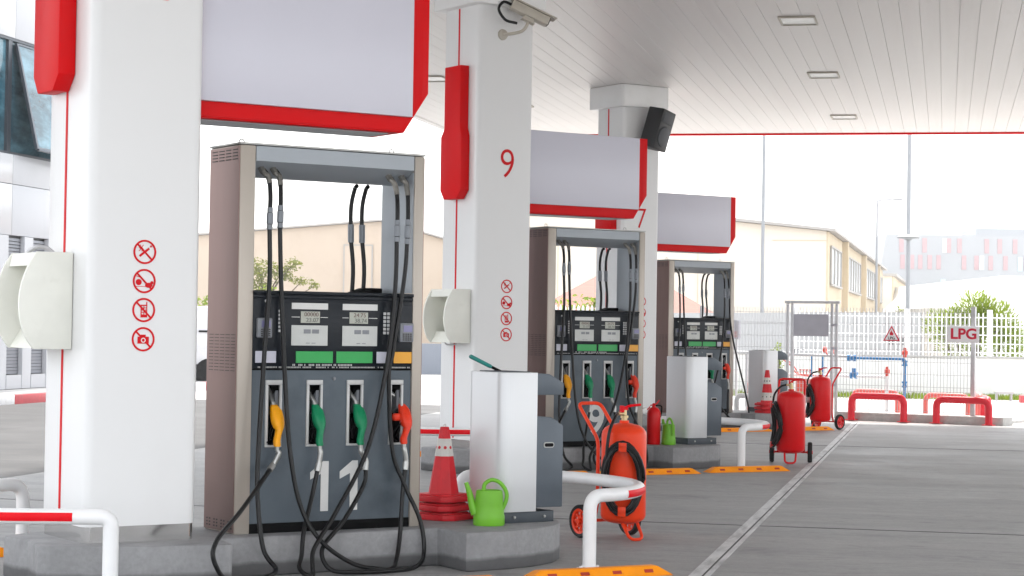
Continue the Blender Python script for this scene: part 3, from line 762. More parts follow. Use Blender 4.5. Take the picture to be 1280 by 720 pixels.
for i in range(3):
    lab = ['lowest red cone base of the stack beside pump 11', 'middle red cone base of the stack beside pump 11', 'top red cone with one white dotted band, beside pump 11'][i]
    cone(isl(0, 1.580 + (.006, -.004, 0)[i], .34 + (.0, .006, 0)[i], GZ + i * .056), A + (.05, -.06, 0)[i] + .35, lab, 1 if i == 2 else 0, 0)
for i in range(3):
    lab = ['lowest red cone base in the stack before the farthest bin', 'middle red cone base in the stack before the farthest bin', 'red and white striped cone topping the stack before the farthest bin'][i]
    cone(isl(2, 1.63 + (.006, -.004, 0)[i], -.27, GZ + i * .055), A + (.1, -.08, 0)[i], lab, 1 if i == 2 else 0, 1)

# ================================================================== WATERING CANS
def watering_can(loc, rz, label, sc_=.94):
    C = thing('watering_can', loc, rz, label, 'watering can', 'lime green watering cans')
    C.scale = (sc_, sc_, sc_)
    b = MB(); b.lathe([(0, 0), (.088, 0), (.094, .008), (.093, .06), (.090, .072), (.088, .10), (.085, .118), (.0855, .128), (.080, .20), (.078, .222), (.070, .226), (.066, .220), (.02, .214), (0, .214)], 28, sx=1.08, sy=.80)
    b.build('body', M['can'], C, 50)
    MB().tube(catmull([(-.085, 0, .075), (-.105, 0, .12), (-.125, 0, .20), (-.150, 0, .272)], 6), [.032 - .019 * i / 18 for i in range(19)], 12).build('spout', M['can'], C, 50)
    pts = catmull([(-.035, 0, .218), (-.030, 0, .262), (.015, 0, .290), (.070, 0, .270), (.108, 0, .215), (.108, 0, .160), (.085, 0, .105)], 7)
    MB().tube(pts, [.013] * len(pts), 10).build('handle', M['can'], C, 50)
    return C
wc = watering_can(isl(0, 1.615, -.13, GZ), 0.05, 'lime green watering can with raised spout beside the nearest bin')
wc2 = watering_can(isl(1, 1.545, .0, GZ), -1.2, 'lime green watering can beside the small red hand extinguisher')

# ================================================================== EXTINGUISHERS
def wheeled_ext(loc, F, cdir, label, m, hw=.095):
    th = math.atan2(F[0], -F[1])
    X = thing('wheeled_extinguisher', loc, th, label, 'fire extinguisher', 'wheeled fire extinguishers')
    r = .152
    MB().lathe([(0, .105), (.06, .108), (.11, .118), (.142, .137), (r, .16), (r, .70), (.148, .725), (.130, .750), (.100, .768), (.05, .780), (.032, .783), (.032, .800), (0, .800)], 36).build('cylinder', m, X, 50)
    for s in (-1, 1):
        wx = s * .205
        rot = Matrix.Translation((wx, .20, .112)) @ Matrix.Rotation(pi / 2, 4, 'Y')
        wl = MB(); wl.lathe([(.086, -.020), (.104, -.024), (.112, -.012), (.112, .012), (.104, .024), (.086, .020)], 30, rot, loop=True)
        wl = wl.build('wheel', M['tyre'], X, 60)
        rm = MB(); rm.lathe([(.070, -.014), (.0855, -.018), (.0855, .018), (.070, .014)], 30, rot, loop=True); rm.lathe([(0, -.03), (.02, -.03), (.02, .03), (0, .03)], 14, rot)
        for q in range(8):
            a_ = q * pi / 4; rm.box(.018, .074, -.009, .009, -.006, .006, mtx=rot @ Matrix.Rotation(a_, 4, 'Z'))
        rm.build('rim', m, wl, 40)
    MB().tube([(-.20, .20, .112), (.20, .20, .112)], .011, 10).build('axle', m, X)
    fr = MB()
    fr.tube(fillet([(-hw, .20, .112), (-hw, .165, .22), (-hw, .165, .66), (-hw, .41, .90), (hw, .41, .90), (hw, .165, .66), (hw, .165, .22), (hw, .20, .112)], .05, 6), .0125, 10)
    fr.build('push_handle', m, X)
    MB().tube(fillet([(-.062, -.07, .125), (-.055, -.155, .012), (.055, -.155, .012), (.062, -.07, .125)], .045, 6), .011, 10).build('foot', m, X)
    vb = MB(); vb.lathe([(0, .800), (.020, .800), (.020, .815), (.027, .817), (.027, .832), (.016, .836), (.016, .872), (0, .872)], 16)
    vb.tube([(-.01, 0, .846), (-.052, 0, .846)], .012, 10)
    vb = vb.build('valve', M['brass'], X)
    lv = MB(); lv.box(-.022, .022, -.016, .016, .868, .882, bev=.004); lv.tube(catmull([(.0, 0, .882), (.04, -.01, .898), (.12, -.02, .905)], 5), .009, 8); lv.box(-.028, -.014, -.02, .02, .855, .90, bev=.004)
    lv.build('valve_lever', M['tape'], vb)
    # coiled hose
    ca = math.atan2(cdir[1], cdir[0]) - th
    n = Vector((cos(ca), sin(ca), 0)); t = Vector((-sin(ca), cos(ca), 0))
    hs = MB(); pts = []
    turns = 5
    for i in range(turns * 24 + 1):
        a_ = 2 * pi * i / 24; q = i / (turns * 24)
        wob = .010 * sin(q * 40) + (.012 if int(i / 24) % 2 else -.008)
        off = r + .022 + .016 * ((int(i / 24)) % 3) + .004 * sin(a_ * 3)
        off -= .045 * abs(cos(a_)) ** 3
        pts.append(n * off + t * ((.120 + wob) * cos(a_)) + Vector((0, 0, .42 + (.222 + wob) * sin(a_))))
    hs.tube(pts, .0125, 8)
    st = pts[6]
    up = catmull([Vector((-.055, 0, .846)), Vector((-.10, -.03, .82)) + n * .02, n * (r + .01) + t * -.09 + Vector((0, 0, .735)), n * (r + .02) + t * -.105 + Vector((0, 0, .62)), n * (r + .02) + t * -.11 + Vector((0, 0, .52))], 6)
    hs.tube(up, .0115, 8)
    hs.build('hose', M['rubber'], X, 60)
    rotm = Matrix(((t.x, n.x, 0, 0), (t.y, n.y, 0, 0), (0, 0, 1, 0), (0, 0, 0, 1)))
    hk = MB(); hk.box(-.026, .026, r - .01, r + .070, .628, .640, bev=.002, mtx=rotm); hk.box(-.026, .026, r + .064, r + .070, .600, .66, bev=.002, mtx=rotm)
    hk.build('hose_hook', m, X); hk = MB()
    hk.box(-.026, .026, r - .01, r + .070, .190, .202, bev=.002, mtx=rotm); hk.box(-.026, .026, r + .064, r + .070, .170, .235, bev=.002, mtx=rotm)
    hk.build('hose_hook', m, X)
    return X
wheeled_ext((.772, 13.60, 0), (.55, -.83), (-.10, -1.0), 'faded orange wheeled extinguisher with black hose coil, right of the nearest bin', M['exto'])
wheeled_ext((3.03, 21.74, 0), (-.16, -.987), (-1.0, -.12), 'red wheeled extinguisher seen from its foot end, on the floor joint', M['extr'], .14)
wheeled_ext((4.54, 29.50, 0), (-.68, -.73), (-1.0, -.15), 'red wheeled extinguisher with its handle turned to the LPG fence', M['extr'])
hx = thing('hand_extinguisher', isl(1, 1.425, .10, GZ), A, 'small red hand extinguisher standing between pump 9 and the watering can', 'fire extinguisher')
MB().lathe([(0, 0), (.068, 0), (.072, .006), (.072, .32), (.066, .350), (.045, .378), (.020, .388), (.020, .40), (0, .40)], 26).build('cylinder', M['extr'], hx, 50)
q = MB(); q.tube([(-.045, 0, .405), (.03, 0, .418), (.07, 0, .458)], .007, 8); q.tube([(-.05, 0, .392), (-.07, 0, .375), (-.085, 0, .36)], .007, 8); q.lathe([(0, .398), (.016, .398), (.016, .425), (0, .43)], 12)
q.build('lever', M['extr'], hx)
MB().tube(catmull([(.012, -.02, .405), (.07, -.03, .40), (.088, -.02, .36), (.082, -.01, .28)], 6), .007, 8).build('hose', M['black'], hx)

# ================================================================== GUARD RAILS AND WHEEL STOPS
ZR = .43
def rail(k, plan, label, tape_rng, side=1):
    G = thing('guard_rail', isl(k, 0, 0, 0), A, label, 'guard rail', 'white bent guard rails')
    P = catmull([(u, v, ZR) for u, v in plan], 8)
    a_, b_ = P[0], P[-1]
    path = fillet([Vector((a_.x, a_.y, .006)), Vector((a_.x, a_.y, ZR))] + P[8:10], .17, 9)[:-1] + P[10:-10] + fillet([P[-10], P[-9], Vector((b_.x, b_.y, ZR)), Vector((b_.x, b_.y, .006))], .17, 9)[1:]
    MB().tube(path, .040, 18).build('tube', M['rail'], G, 60)
    for e in (a_, b_):
        fl = MB(); fl.lathe([(0, 0), (.075, 0), (.075, .008), (.045, .012), (0, .012)], 20, Matrix.Translation((e.x, e.y, .0005)))
        for q in range(4): fl.box(-.008, .008, -.008, .008, .0, .02, mtx=Matrix.Translation((e.x + .058 * cos(q * pi / 2), e.y + .058 * sin(q * pi / 2), .002)))
        fl.build('base_flange', M['rail'], G)
    n = len(P)
    for (f0, f1) in tape_rng:
        seg = P[int(n * f0):int(n * f1)]
        cx = sum((p.x for p in P)) / n; cy = sum((p.y for p in P)) / n
        # a band of tape round the outer side of the tube
        T = MB().tube(seg, .0412, 8, arc=(1.05, 2.2) if side > 0 else (-2.1, -1.0), up=(0, 0, 1))
        T.build('red_tape', M['tape'], G, 60)
    return G
right_plan = [(1.98, -.66), (2.16, -.635), (2.38, -.53), (2.60, -.31), (2.74, .0), (2.77, .35), (2.71, .66), (2.52, .88), (2.30, .99), (2.13, 1.03)]
left_plan = [(-1.03, -.74), (-1.14, -.69), (-1.31, -.594), (-1.51, -.48), (-1.76, -.24), (-1.90, .2), (-1.85, .7), (-1.55, 1.08), (-1.2, 1.28), (-.92, 1.36), (-.72, 1.42)]
rail(0, right_plan, 'white bent guard rail round the bin end of the pump 11 island', [(.17, .36)])
rail(1, right_plan, 'white bent guard rail round the bin end of the pump 9 island', [(.17, .36)])
rail(2, right_plan, 'white bent guard rail round the bin end of the farthest island', [(.17, .36)])
rail(0, left_plan, 'white guard rail with long red tape in front of the nearest pillar, lower left corner', [(.14, .45)], -1)
rail(1, left_plan, 'white guard rail with red tape before the pillar numbered 9, behind the cone stack', [(.04, .45)], -1)
st0 = None
def wheel_stop(loc, rz, L, label):
    S = thing('wheel_stop', loc, rz, label, 'wheel stop', 'orange wheel stops')
    b = bmesh.new(); h = .055; w = .075
    lo = [(-L / 2, -w), (L / 2, -w), (L / 2, w), (-L / 2, w)]; e = .09
    hi = [(-L / 2 + e, -w * .45), (L / 2 - e, -w * .45), (L / 2 - e, w * .45), (-L / 2 + e, w * .45)]
    a_ = [b.verts.new((x, y, .0005)) for x, y in lo]; c_ = [b.verts.new((x, y, h)) for x, y in hi]
    b.faces.new(a_[::-1]); b.faces.new(c_)
    for i in range(4): b.faces.new((a_[i], a_[(i + 1) % 4], c_[(i + 1) % 4], c_[i]))
    bmesh.ops.bevel(b, geom=b.edges[:], offset=.006, segments=2, affect='EDGES')
    m = MB(); m._add(b); m.build('bar', M['stop'], S)
    tilt = math.atan2(w * .55, h)
    n = max(2, int(L / .21))
    for i in range(n):
        x = -L / 2 + .16 + (L - .32) * i / (n - 1)
        r_ = MB(); r_.box(-.028, .028, -.003, .003, -.010, .010, mtx=Matrix.Translation((x, -w * .73, h * .52)) @ Matrix.Rotation(-tilt, 4, 'X'))
        r_.build('reflector', M['stopred'], S)
    return S
ws = [(0, 1.80, -.985, .95, 'orange wheel stop at the foot of the nearest guard rail leg, bottom edge of photo'),
      (0, .66, -.985, 1.0, 'orange wheel stop before pump 11, only its end in the photo'),
      (1, 1.83, -.93, .98, 'orange wheel stop under the guard rail leg at the pump 9 island'),
      (1, .62, -.88, 1.16, 'orange wheel stop behind the orange extinguisher, before pump 9'),
      (1, -.52, -.83, .95, 'orange wheel stop left of pump 9, ending beside the nearest bin'),
      (2, 1.80, -.93, .95, 'orange wheel stop beneath the red extinguisher nearest the LPG fence'),
      (2, .58, -.90, 1.1, 'orange wheel stop before the farthest pump, left of the middle red extinguisher'),
      (0, -1.23, 1.45, .95, 'orange wheel stop at the lower left edge behind the nearest guard rail'),
      (1, -.34, 2.29, .95, 'orange wheel stop behind the cone stack, before the pillar numbered 9')]
for k, u, v, L, lab in ws: wheel_stop(isl(k, u, v, 0), A + (-.10 if v < 0 else 0), L, lab)

# ================================================================== CCTV AND LOUDSPEAKER
cc = thing('security_camera', isl(1, -.655, -.108, 4.285), A, 'beige security camera with looped cable on the pillar numbered 9', 'security camera')
MB().lathe([(0, 0), (.055, 0), (.050, .018), (.02, .026), (0, .026)], 20, Matrix.Translation((0, -.001, 0)) @ FACE).build('wall_plate', M['camera'], cc)
MB().tube(catmull([(0, -.02, 0), (.05, -.10, .005), (.12, -.17, .03), (.16, -.19, .09), (.165, -.19, .13)], 6), .016, 12).build('arm', M['camera'], cc)
Rc = Matrix.Translation((.19, -.19, .205)) @ Matrix.Rotation(radians(24), 4, 'Y') @ Matrix.Rotation(radians(-18), 4, 'Z')
bd = MB(); bd.box(-.20, .20, -.05, .05, -.045, .045, bev=.010, mtx=Rc); bd.prism([(-.22, .048), (.255, .048), (.265, .060), (-.22, .060)], 'y', -.062, .062, mtx=Rc); bd.prism([(-.06, -.09), (.08, -.09), (.05, -.046), (-.04, -.046)], 'y', -.03, .03, mtx=Rc)
bd = bd.build('housing', M['camera'], cc)
MB().box(.201, .206, -.040, .040, -.036, .036, mtx=Rc).build('lens_window', M['black'], bd)
MB().tube(catmull([Rc @ Vector((-.20, 0, .0)), Rc @ Vector((-.28, 0, -.01)), Rc @ Vector((-.30, 0, -.10)), Rc @ Vector((-.20, 0, -.17)), Rc @ Vector((-.08, 0, -.15))], 6), .014, 8).build('cable', M['rubber'], cc)

sp = thing('loudspeaker', isl(2, -.51, -.34, 4.25), A, 'black loudspeaker tilted on the pillar numbered 7', 'loudspeaker')
Rs = Euler((radians(12), radians(9), radians(22))).to_matrix().to_4x4()
s_ = MB(); s_.prism([(-.17, -.13), (.17, -.13), (.13, .15), (-.13, .15)], 'z', -.285, .285, bev=.014, mtx=Rs)
s_ = s_.build('cabinet', M['spk'], sp)
g_ = MB(); g_.lathe([(.145, .0), (.14, .012), (.10, .022), (0, .026)], 28, Rs @ Matrix.Translation((0, -.131, -.09)) @ FACE)
g_.box(-.13, .13, -.137, -.1305, .10, .25, bev=.004, mtx=Rs); g_.build('grille', M['spkgrille'], s_)
MB().tube([(0, .10, 0), (-.02, .235, 0)], .03, 10).build('bracket', M['spk'], sp)

# ================================================================== CANOPY
PL, PR, RN, RF, ZC = -8.53, 9.4, 4.0, 35.15, 4.876
CN = thing('canopy', site(0, 0, 0), -PSI, 'large flat canopy roof lined with pale planks and edged in red', 'canopy')
pk = MB(); x = PL + .01; pw = .2105
while x < PR - .02:
    pk.box(x, min(x + pw - .0035, PR - .005), RN + .01, RF - .012, ZC, ZC + .02, bev=.0015, seg=1); x += pw
pk.build('ceiling_planks', M['ceil'], CN, 0)
MB().box(PL, PR, RN, RF, ZC + .022, ZC + .75).build('roof_deck', M['ceildark'], CN, 0)
f = MB(); t = .09
for (x0, x1, y0, y1) in ((PL - t, PR + t, RF, RF + t), (PL - t, PR + t, RN - t, RN), (PL - t, PL - .001, RN + .001, RF - .001), (PR + .001, PR + t, RN + .001, RF - .001)):
    f.box(x0, x1, y0, y1, ZC + .03, ZC + .9)
f.build('fascia', M['fascia'], CN, 0)
f = MB()
f.box(PL - t - .01, PR + t + .01, RF - .005, RF + t + .01, ZC - .030, ZC + .028, bev=.004); f.box(PL - t - .01, PR + t + .01, RN - t - .01, RN + .005, ZC - .030, ZC + .028, bev=.004)
f.build('red_edge', M['red'], CN)
f = MB(); f.box(PL - t - .008, PL + .004, RN + .01, RF - .01, ZC - .028, ZC + .028, bev=.004); f.box(PR - .004, PR + t + .008, RN + .01, RF - .01, ZC - .028, ZC + .028, bev=.004)
f.build('side_edge', M['fascia'], CN)
def ceiling_light(p, r, label):
    L = thing('ceiling_light', site(p, r, ZC), -PSI, label, 'ceiling light', 'recessed canopy lights')
    a_, b_, w = .205, .285, .022
    fr = MB()
    for q in ((-a_, a_, -b_, -b_ + w), (-a_, a_, b_ - w, b_), (-a_, -a_ + w, -b_ + w + .0005, b_ - w - .0005), (a_ - w, a_, -b_ + w + .0005, b_ - w - .0005)):
        fr.box(q[0], q[1], q[2], q[3], -.022, -.001, bev=.003)
    fr.build('frame', M['lampframe'], L)
    MB().box(-a_ + w + .001, a_ - w - .001, -b_ + w + .001, b_ - w - .001, -.010, -.002).build('diffuser', M['diffuser'], L)
for p, r, lab in ((-1.64, 22.41, 'recessed rectangular ceiling light, largest of the row at upper right'),
                  (-1.64, 27.18, 'recessed rectangular ceiling light, middle one of the row at upper right'),
                  (-1.63, 32.48, 'recessed rectangular ceiling light, closest to the red canopy edge'),
                  (-7.03, 27.1, 'recessed ceiling light half hidden behind the red edge of the pump 11 sign'),
                  (-6.52, 30.4, 'recessed ceiling light peeping past the pillar numbered 9')):
    ceiling_light(p, r, lab)
# ================================================================== LEFT: WHITE OFFICE BUILDING
OB = thing('office_building', site(-17.0, 0, 0), -PSI, 'glossy white clad office building with teal glass and grey louvres, left edge', 'building')
wz0, wz1 = 4.53, 6.635
rs = [20 + .0, 22.6, 25.6, 28.6, 31.6, 34.6, 37.6, 40.6, 44.0]
for z0, z1 in ((3.0, 3.945), (3.955, wz0 - .03), (wz1 + .03, 8.3), (8.31, 10.6)):
    wl = MB()
    for a_, b_ in zip(rs, rs[1:]):
        wl.box(-.12, 0, a_ + .006, b_ - .006, z0, z1, bev=.006)
    wl.build('cladding', M['panelwhite'], OB)
wl = MB(); wl.box(-8, -.125, 20, 44, 0, 10.6); wl.build('wall', M['joint'], OB, 0)
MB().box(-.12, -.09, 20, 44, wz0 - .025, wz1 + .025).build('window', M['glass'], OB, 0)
fr = MB()
for r in (22.6, 25.6, 28.6, 31.6, 34.5, 37.6, 40.6): fr.box(-.089, -.03, r - (.11 if r == 34.5 else .035), r + .035, wz0 - .02, wz1 + .02)  # the widened dark bar paints in the shaded gap beside the open window
fr.box(-.089, -.02, 20, 44, wz0 - .028, wz0 + .02); fr.box(-.089, -.02, 20, 44, wz1 - .02, wz1 + .028)
fr.build('window_frame', M['frame'], OB, 0)
Rw = Matrix.Translation((-.02, 0, wz1 - .06)) @ Matrix.Rotation(radians(-13), 4, 'Y')
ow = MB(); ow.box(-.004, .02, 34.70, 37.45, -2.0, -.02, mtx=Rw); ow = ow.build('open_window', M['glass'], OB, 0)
q = MB()
for y0, y1, z0, z1 in ((34.63, 34.70, -2.02, 0), (37.45, 37.5, -2.02, 0), (34.70, 37.45, -2.05, -1.99), (34.70, 37.45, -.03, .01)): q.box(-.02, .035, y0, y1, z0, z1, mtx=Rw)
q.build('sash', M['frame'], ow, 0)
lv = MB(); r = 21.0; lf = MB()
while r < 43.5:
    z = .42
    while z < 2.92:
        lv.box(-.10, -.02, r + .07, r + .69, z, z + .010, mtx=Matrix.Translation((-.02, 0, 0))); lv.box(-.09, -.065, r + .07, r + .69, z + .012, z + .05); z += .062
    lf.box(-.06, .03, r + .69, r + 1.03, .14, 2.99); lf.box(-.06, .01, r + .0, r + .07, .14, 2.99); lf.box(-.06, .02, r + .07, r + .69, .14, .40)
    r += 1.0 + .03
lv.build('louvres', M['louvre'], OB, 0); lf.build('louvre_frame', M['panelwhite'], OB, 0)

# ================================================================== BEHIND PUMP 11: BEIGE WAREHOUSE
WA = thing('beige_warehouse', (0, 90, 0), 0, 'beige gabled warehouse with low pitched roof seen through pump 11', 'warehouse')
pts = [(-17, 0), (-17, 5.08), (-5.95, 6.1), (-1.7, 4.98), (-1.7, 0)]
MB().prism(pts, 'y', 0, 30).build('wall', M['beigewall'], WA, 0)
rf = MB(); rf.prism([(-17.3, 5.07), (-5.95, 6.12), (-1.4, 4.92), (-1.4, 5.0), (-5.95, 6.2), (-17.3, 5.15)], 'y', -.2, 30.2); rf.build('roof_edge', M['rooftrim'], WA, 0)
dr = MB(); dr.box(-7.5, -6.3, -.04, -.01, 0, 5.0); dr = dr.build('door', M['beigewall'], WA, 0)
q = MB(); q.box(-7.56, -7.5, -.06, -.005, 0, 5.06); q.box(-6.3, -6.24, -.06, -.005, 0, 5.06); q.box(-7.5, -6.3, -.06, -.005, 5.0, 5.06); q.build('door_frame', M['rooftrim'], dr, 0)
lw = MB().box(-5.8, .3, 60, 60.3, 0, .92).build('low_wall', M['greywall'], None, 0)
tag(lw, 'low blue grey wall between pump 11 and the pillar numbered 9', 'wall')
vn = thing('delivery_van', (-8.0, 45, 0), 0, 'white van parked behind pump 11, a sliver of its side showing', 'van')
b_ = MB(); b_.prism([(1.9, .36), (-1.95, .36), (-1.95, .95), (-1.72, 1.0), (-1.25, 1.76), (-1.1, 1.80), (1.9, 1.80)], 'y', 0, 1.7, bev=.05); b_.build('body', M['van'], vn)
for x in (-1.2, 1.25):
    wv = MB(); wv.lathe([(0, -.1), (.30, -.1), (.32, -.06), (.32, .06), (.30, .1), (0, .1)], 24, Matrix.Translation((x, .08, .32)) @ Matrix.Rotation(pi / 2, 4, 'X')); wv.build('wheel', M['tyre'], vn)
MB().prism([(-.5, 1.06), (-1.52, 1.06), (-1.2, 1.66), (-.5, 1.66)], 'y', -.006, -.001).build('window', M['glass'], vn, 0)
MB().box(-1.85, 1.9, -.012, -.001, .38, .50).build('sill', M['black'], vn, 0)
MB().box(1.02, 1.22, -.03, -.001, 1.22, 1.26).build('door_handle', M['black'], vn, 0)

# ================================================================== BEHIND PUMP 9: HOUSE WITH RED ROOF
HS = thing('red_roofed_house', (0, 62, 0), 0, 'low white house with red tiled roof behind pump 9', 'house')
MB().box(.9, 6.0, 0, 6, 0, 1.95).build('wall', M['whitewall'], HS, 0)
rf = MB(); b = bmesh.new()
v_ = [b.verts.new(p) for p in ((.5, -.5, 1.9), (6.35, -.5, 1.9), (6.35, 6.5, 1.9), (.5, 6.5, 1.9), (3.0, 3, 3.3), (4.2, 3, 3.3))]
for fc in ((0, 1, 5, 4), (1, 2, 5), (2, 3, 4, 5), (3, 0, 4), (3, 2, 1, 0)): b.faces.new([v_[i] for i in fc])
rf._add(b); rf.build('roof', M['rooftile'], HS, 0)
PF = thing('picket_fence', (0, 56, 0), 0, 'white picket fence under the hedge behind pump 9', 'fence')
q = MB(); x = .2
while x < 4.2: q.prism([(x, .2), (x + .07, .2), (x + .07, 2.02), (x + .035, 2.1), (x, 2.02)], 'y', 0, .03); x += .125
q.build('pickets', M['meshwhite'], PF, 0)
q = MB(); q.box(.1, 4.3, .032, .07, .5, .6); q.box(.1, 4.3, .032, .07, 1.75, 1.85); q.build('rail', M['meshwhite'], PF, 0)
rnd = random.Random(3)
hg = thing('hedge', (2.0, 58.2, 0), 0, 'bushy yellow green hedge in front of the red roofed house', 'hedge')
q = MB(); q.leaves((0, 0, 1.45), (2.4, .5, 1.0), 1500, .17, rnd); q.leaves((.9, 0, 2.0), (.8, .4, .55), 400, .16, rnd); q.build('foliage', M['leafy'], hg, 0)
q = MB()
for x in (-1.6, -.8, 0, .8, 1.6): q.tube([(x, 0, 0), (x + .05, 0, .8), (x - .05, .05, 1.4)], .03, 6)
q.build('stems', M['bark'], hg)

# ================================================================== TREES AND SHRUBS BEHIND PUMP 11
def tree(loc, h, crowns, n, size, label, m, cat='tree', name='tree', limbs=True):
    T = thing(name, loc, rnd.uniform(0, 6), label, cat)
    T.rotation_euler = (0, 0, 0)
    q = MB()
    tr = [(0, 0, 0), (.05, .02, h * .3), (-.04, .0, h * .55), (.02, 0, h * .8)]
    C = catmull(tr, 5); q.tube(C, [.09 * (1 - .6 * i / len(C)) for i in range(len(C))], 8)
    for c, r in crowns:
        p0 = Vector((0, 0, h * rnd.uniform(.35, .6))); p2 = Vector(c); p1 = p0.lerp(p2, .5) + Vector((0, 0, .12))
        Cb = catmull([p0, p1, p2], 5); q.tube(Cb, [.045 * (1 - .8 * i / len(Cb)) for i in range(len(Cb))], 6)
    q.build('trunk', M['bark'], T)
    q = MB(); tot = sum(r[0] * r[2] for c, r in crowns)
    for c, r in crowns:
        q.leaves(c, r, int(n * r[0] * r[2] / tot), size, rnd, .2)
    q.build('crown', M[m], T, 0)
    return T
tree((-8.6, 70, 0), 3.6, [((-.2, 0, 3.3), (.7, .6, .45)), ((.55, 0, 3.2), (.55, .4, .35)), ((1.0, 0, 3.55), (.32, .3, .22)), ((1.3, 0, 2.95), (.5, .3, .14)), ((1.75, 0, 2.80), (.22, .2, .12)), ((-.3, 0, 2.7), (.65, .6, .35))], 1500, .12,
     'loose olive green tree with drooping branch seen through pump 11', 'leafo')
def shrub(loc, rad, n, size, label, m):
    S = thing('shrub', loc, 0, label, 'shrub')
    q = MB()
    for i in range(5):
        a_ = i * 1.26; q.tube([(0, 0, 0), (rad[0] * .3 * cos(a_), rad[1] * .3 * sin(a_), rad[2] * .9), (rad[0] * .55 * cos(a_), rad[1] * .55 * sin(a_), rad[2] * 1.5)], .018, 5)
    q.build('stems', M['bark'], S)
    q = MB(); q.leaves((0, 0, rad[2]), rad, n, size, rnd); q.leaves((rad[0] * .3, 0, rad[2] * 1.55), (rad[0] * .45, rad[1] * .5, rad[2] * .42), n // 3, size, rnd); q.leaves((-rad[0] * .4, 0, rad[2] * 1.4), (rad[0] * .35, rad[1] * .5, rad[2] * .4), n // 4, size, rnd)
    q.build('foliage', M[m], S, 0); return S
shrub((-8.3, 68, 0), (.75, .6, 1.35), 900, .13, 'bright green bush under the olive tree behind pump 11', 'leafy')
shrub((-6.9, 68, 0), (.45, .4, 1.30), 420, .12, 'small green bush right of the olive tree behind pump 11', 'leaf')
shrub((-5.3, 66, 0), (.5, .4, 1.35), 160, .12, 'sparse yellowish shrub before the beige warehouse door', 'leafy')
shrub((-4.3, 66, 0), (.4, .4, 1.15), 130, .12, 'thin low shrub at the right of the beige warehouse door', 'leafo')
shrub((-9.3, 60, 0), (.7, .6, 1.15), 600, .13, 'green bush rising over the white van', 'leafy')

# ================================================================== CREAM WAREHOUSE WITH TAN WINDOW WALL
HB = .2256
WB = thing('cream_warehouse', (11.69, 75, 0), -HB, 'cream gabled warehouse with a tan side wall of tall windows', 'warehouse')
pts = [(-13.6, 0), (-13.6, 5.4), (-10.2, 6.25), (.0, 5.22), (.0, 0)]
MB().prism(pts, 'y', 0, 46).build('wall', M['creamwall'], WB, 0)
MB().box(.002, .08, .01, 46, 0, 5.20).build('side_wall', M['tanwall'], WB, 0)
rf = MB(); rf.prism([(-13.9, 5.33), (-10.2, 6.27), (.35, 5.2), (.35, 5.30), (-10.2, 6.40), (-13.9, 5.45)], 'y', -.25, 46.2); rf.build('roof_edge', M['rooftrim'], WB, 0)
for a_, b_ in ((.9, 6.7), (9.9, 21.0), (24.6, 34.9), (39.5, 44.2)):
    w_ = MB().box(.082, .11, a_, b_, 3.28, 4.66).build('window', M['palewin'], WB, 0)
    q = MB(); n_ = max(2, round((b_ - a_) / 1.9))
    for i in range(n_ + 1):
        y = a_ + (b_ - a_) * i / n_; q.box(.111, .16, y - .06, y + .06, 3.28, 4.66)
    q.box(.111, .20, a_ - .05, b_ + .05, 3.2, 3.28); q.box(.111, .17, a_ - .05, b_ + .05, 4.66, 4.72)
    q.build('frame', M['rooftrim'], w_, 0)
for t in (8.5, 22.9, 37.4): MB().box(.082, .32, t - .22, t + .22, 0, 5.19).build('pilaster', M['tanwall'], WB, 0)
q = MB()
for p in (-10.2, -7.4, -4.8, -2.4): q.box(p - .012, p + .012, -.012, -.001, 0, 5.2)
q.box(-2.0, -.001, -.012, -.001, 4.85, 4.88); q.build('wall_joint', M['tanwall'], WB, 0)
WC = thing('tan_workshop', (23.4, 124, 0), -HB, 'farther cream workshop with tan windowed side, beyond the cream warehouse', 'building')
MB().box(-2.6, 0, 0, 50, 0, 5.0).build('wall', M['creamwall'], WC, 0)
MB().box(.002, .08, .01, 50, 0, 4.98).build('side_wall', M['tanwall'], WC, 0)
MB().box(-2.8, .3, -.2, 50.2, 5.002, 5.15).build('roof_edge', M['rooftrim'], WC, 0)
for a_, b_ in ((3, 18), (22, 36), (39, 48)): MB().box(.082, .11, a_, b_, 2.9, 4.3).build('window', M['palewin'], WC, 0)
shrub((23.0, 118, 0), (1.2, .8, 1.55), 260, .26, 'small pale green shrub at the foot of the farther workshop', 'leafy')

# ================================================================== FAR GREY BUILDING WITH PINK PANELS
FB = thing('panelled_building', (0, 170, 0), 0, 'large pale grey building dotted with pink panels, in the far right distance', 'building')
MB().prism([(29.9, 0), (31.57, 9.86), (66, 9.95), (66, 0)], 'y', 0, 40).build('wall', M['palegrey'], FB, 0)
MB().box(41, 46, 8, 14, 9.9, 10.9).build('roof_housing', M['palegrey'], FB, 0)
up_ = [32.85, 34.8, 36.85, 37.75, 40.05, 41.15, 42.45, 44.2, 45.6]; dn_ = [32.95, 33.75, 34.45, 35.25, 36.0, 38.15, 39.2, 40.4, 41.65, 43.4, 44.9]
for x in up_: MB().box(x - .19, x + .19, -.06, -.002, 8.36, 9.58).build('pink_panel', M['pink'], FB, 0)
for x in dn_: MB().box(x - .19, x + .19, -.06, -.002, 6.96, 8.16).build('pink_panel', M['pink'], FB, 0)
for x, z0, z1 in ((36.4, 3.9, 6.15), (42.9, 6.9, 8.1), (39.65, 6.96, 8.16), (36.5, 8.36, 9.58)): MB().box(x - .2, x + .2, -.05, -.002, z0, z1).build('teal_panel', M['teal'] if x in (36.4, 42.9) else M['palewin'], FB, 0)
WH = thing('white_hall', (0, 100, 0), 0, 'plain white hall with sloping roof at the right edge', 'building')
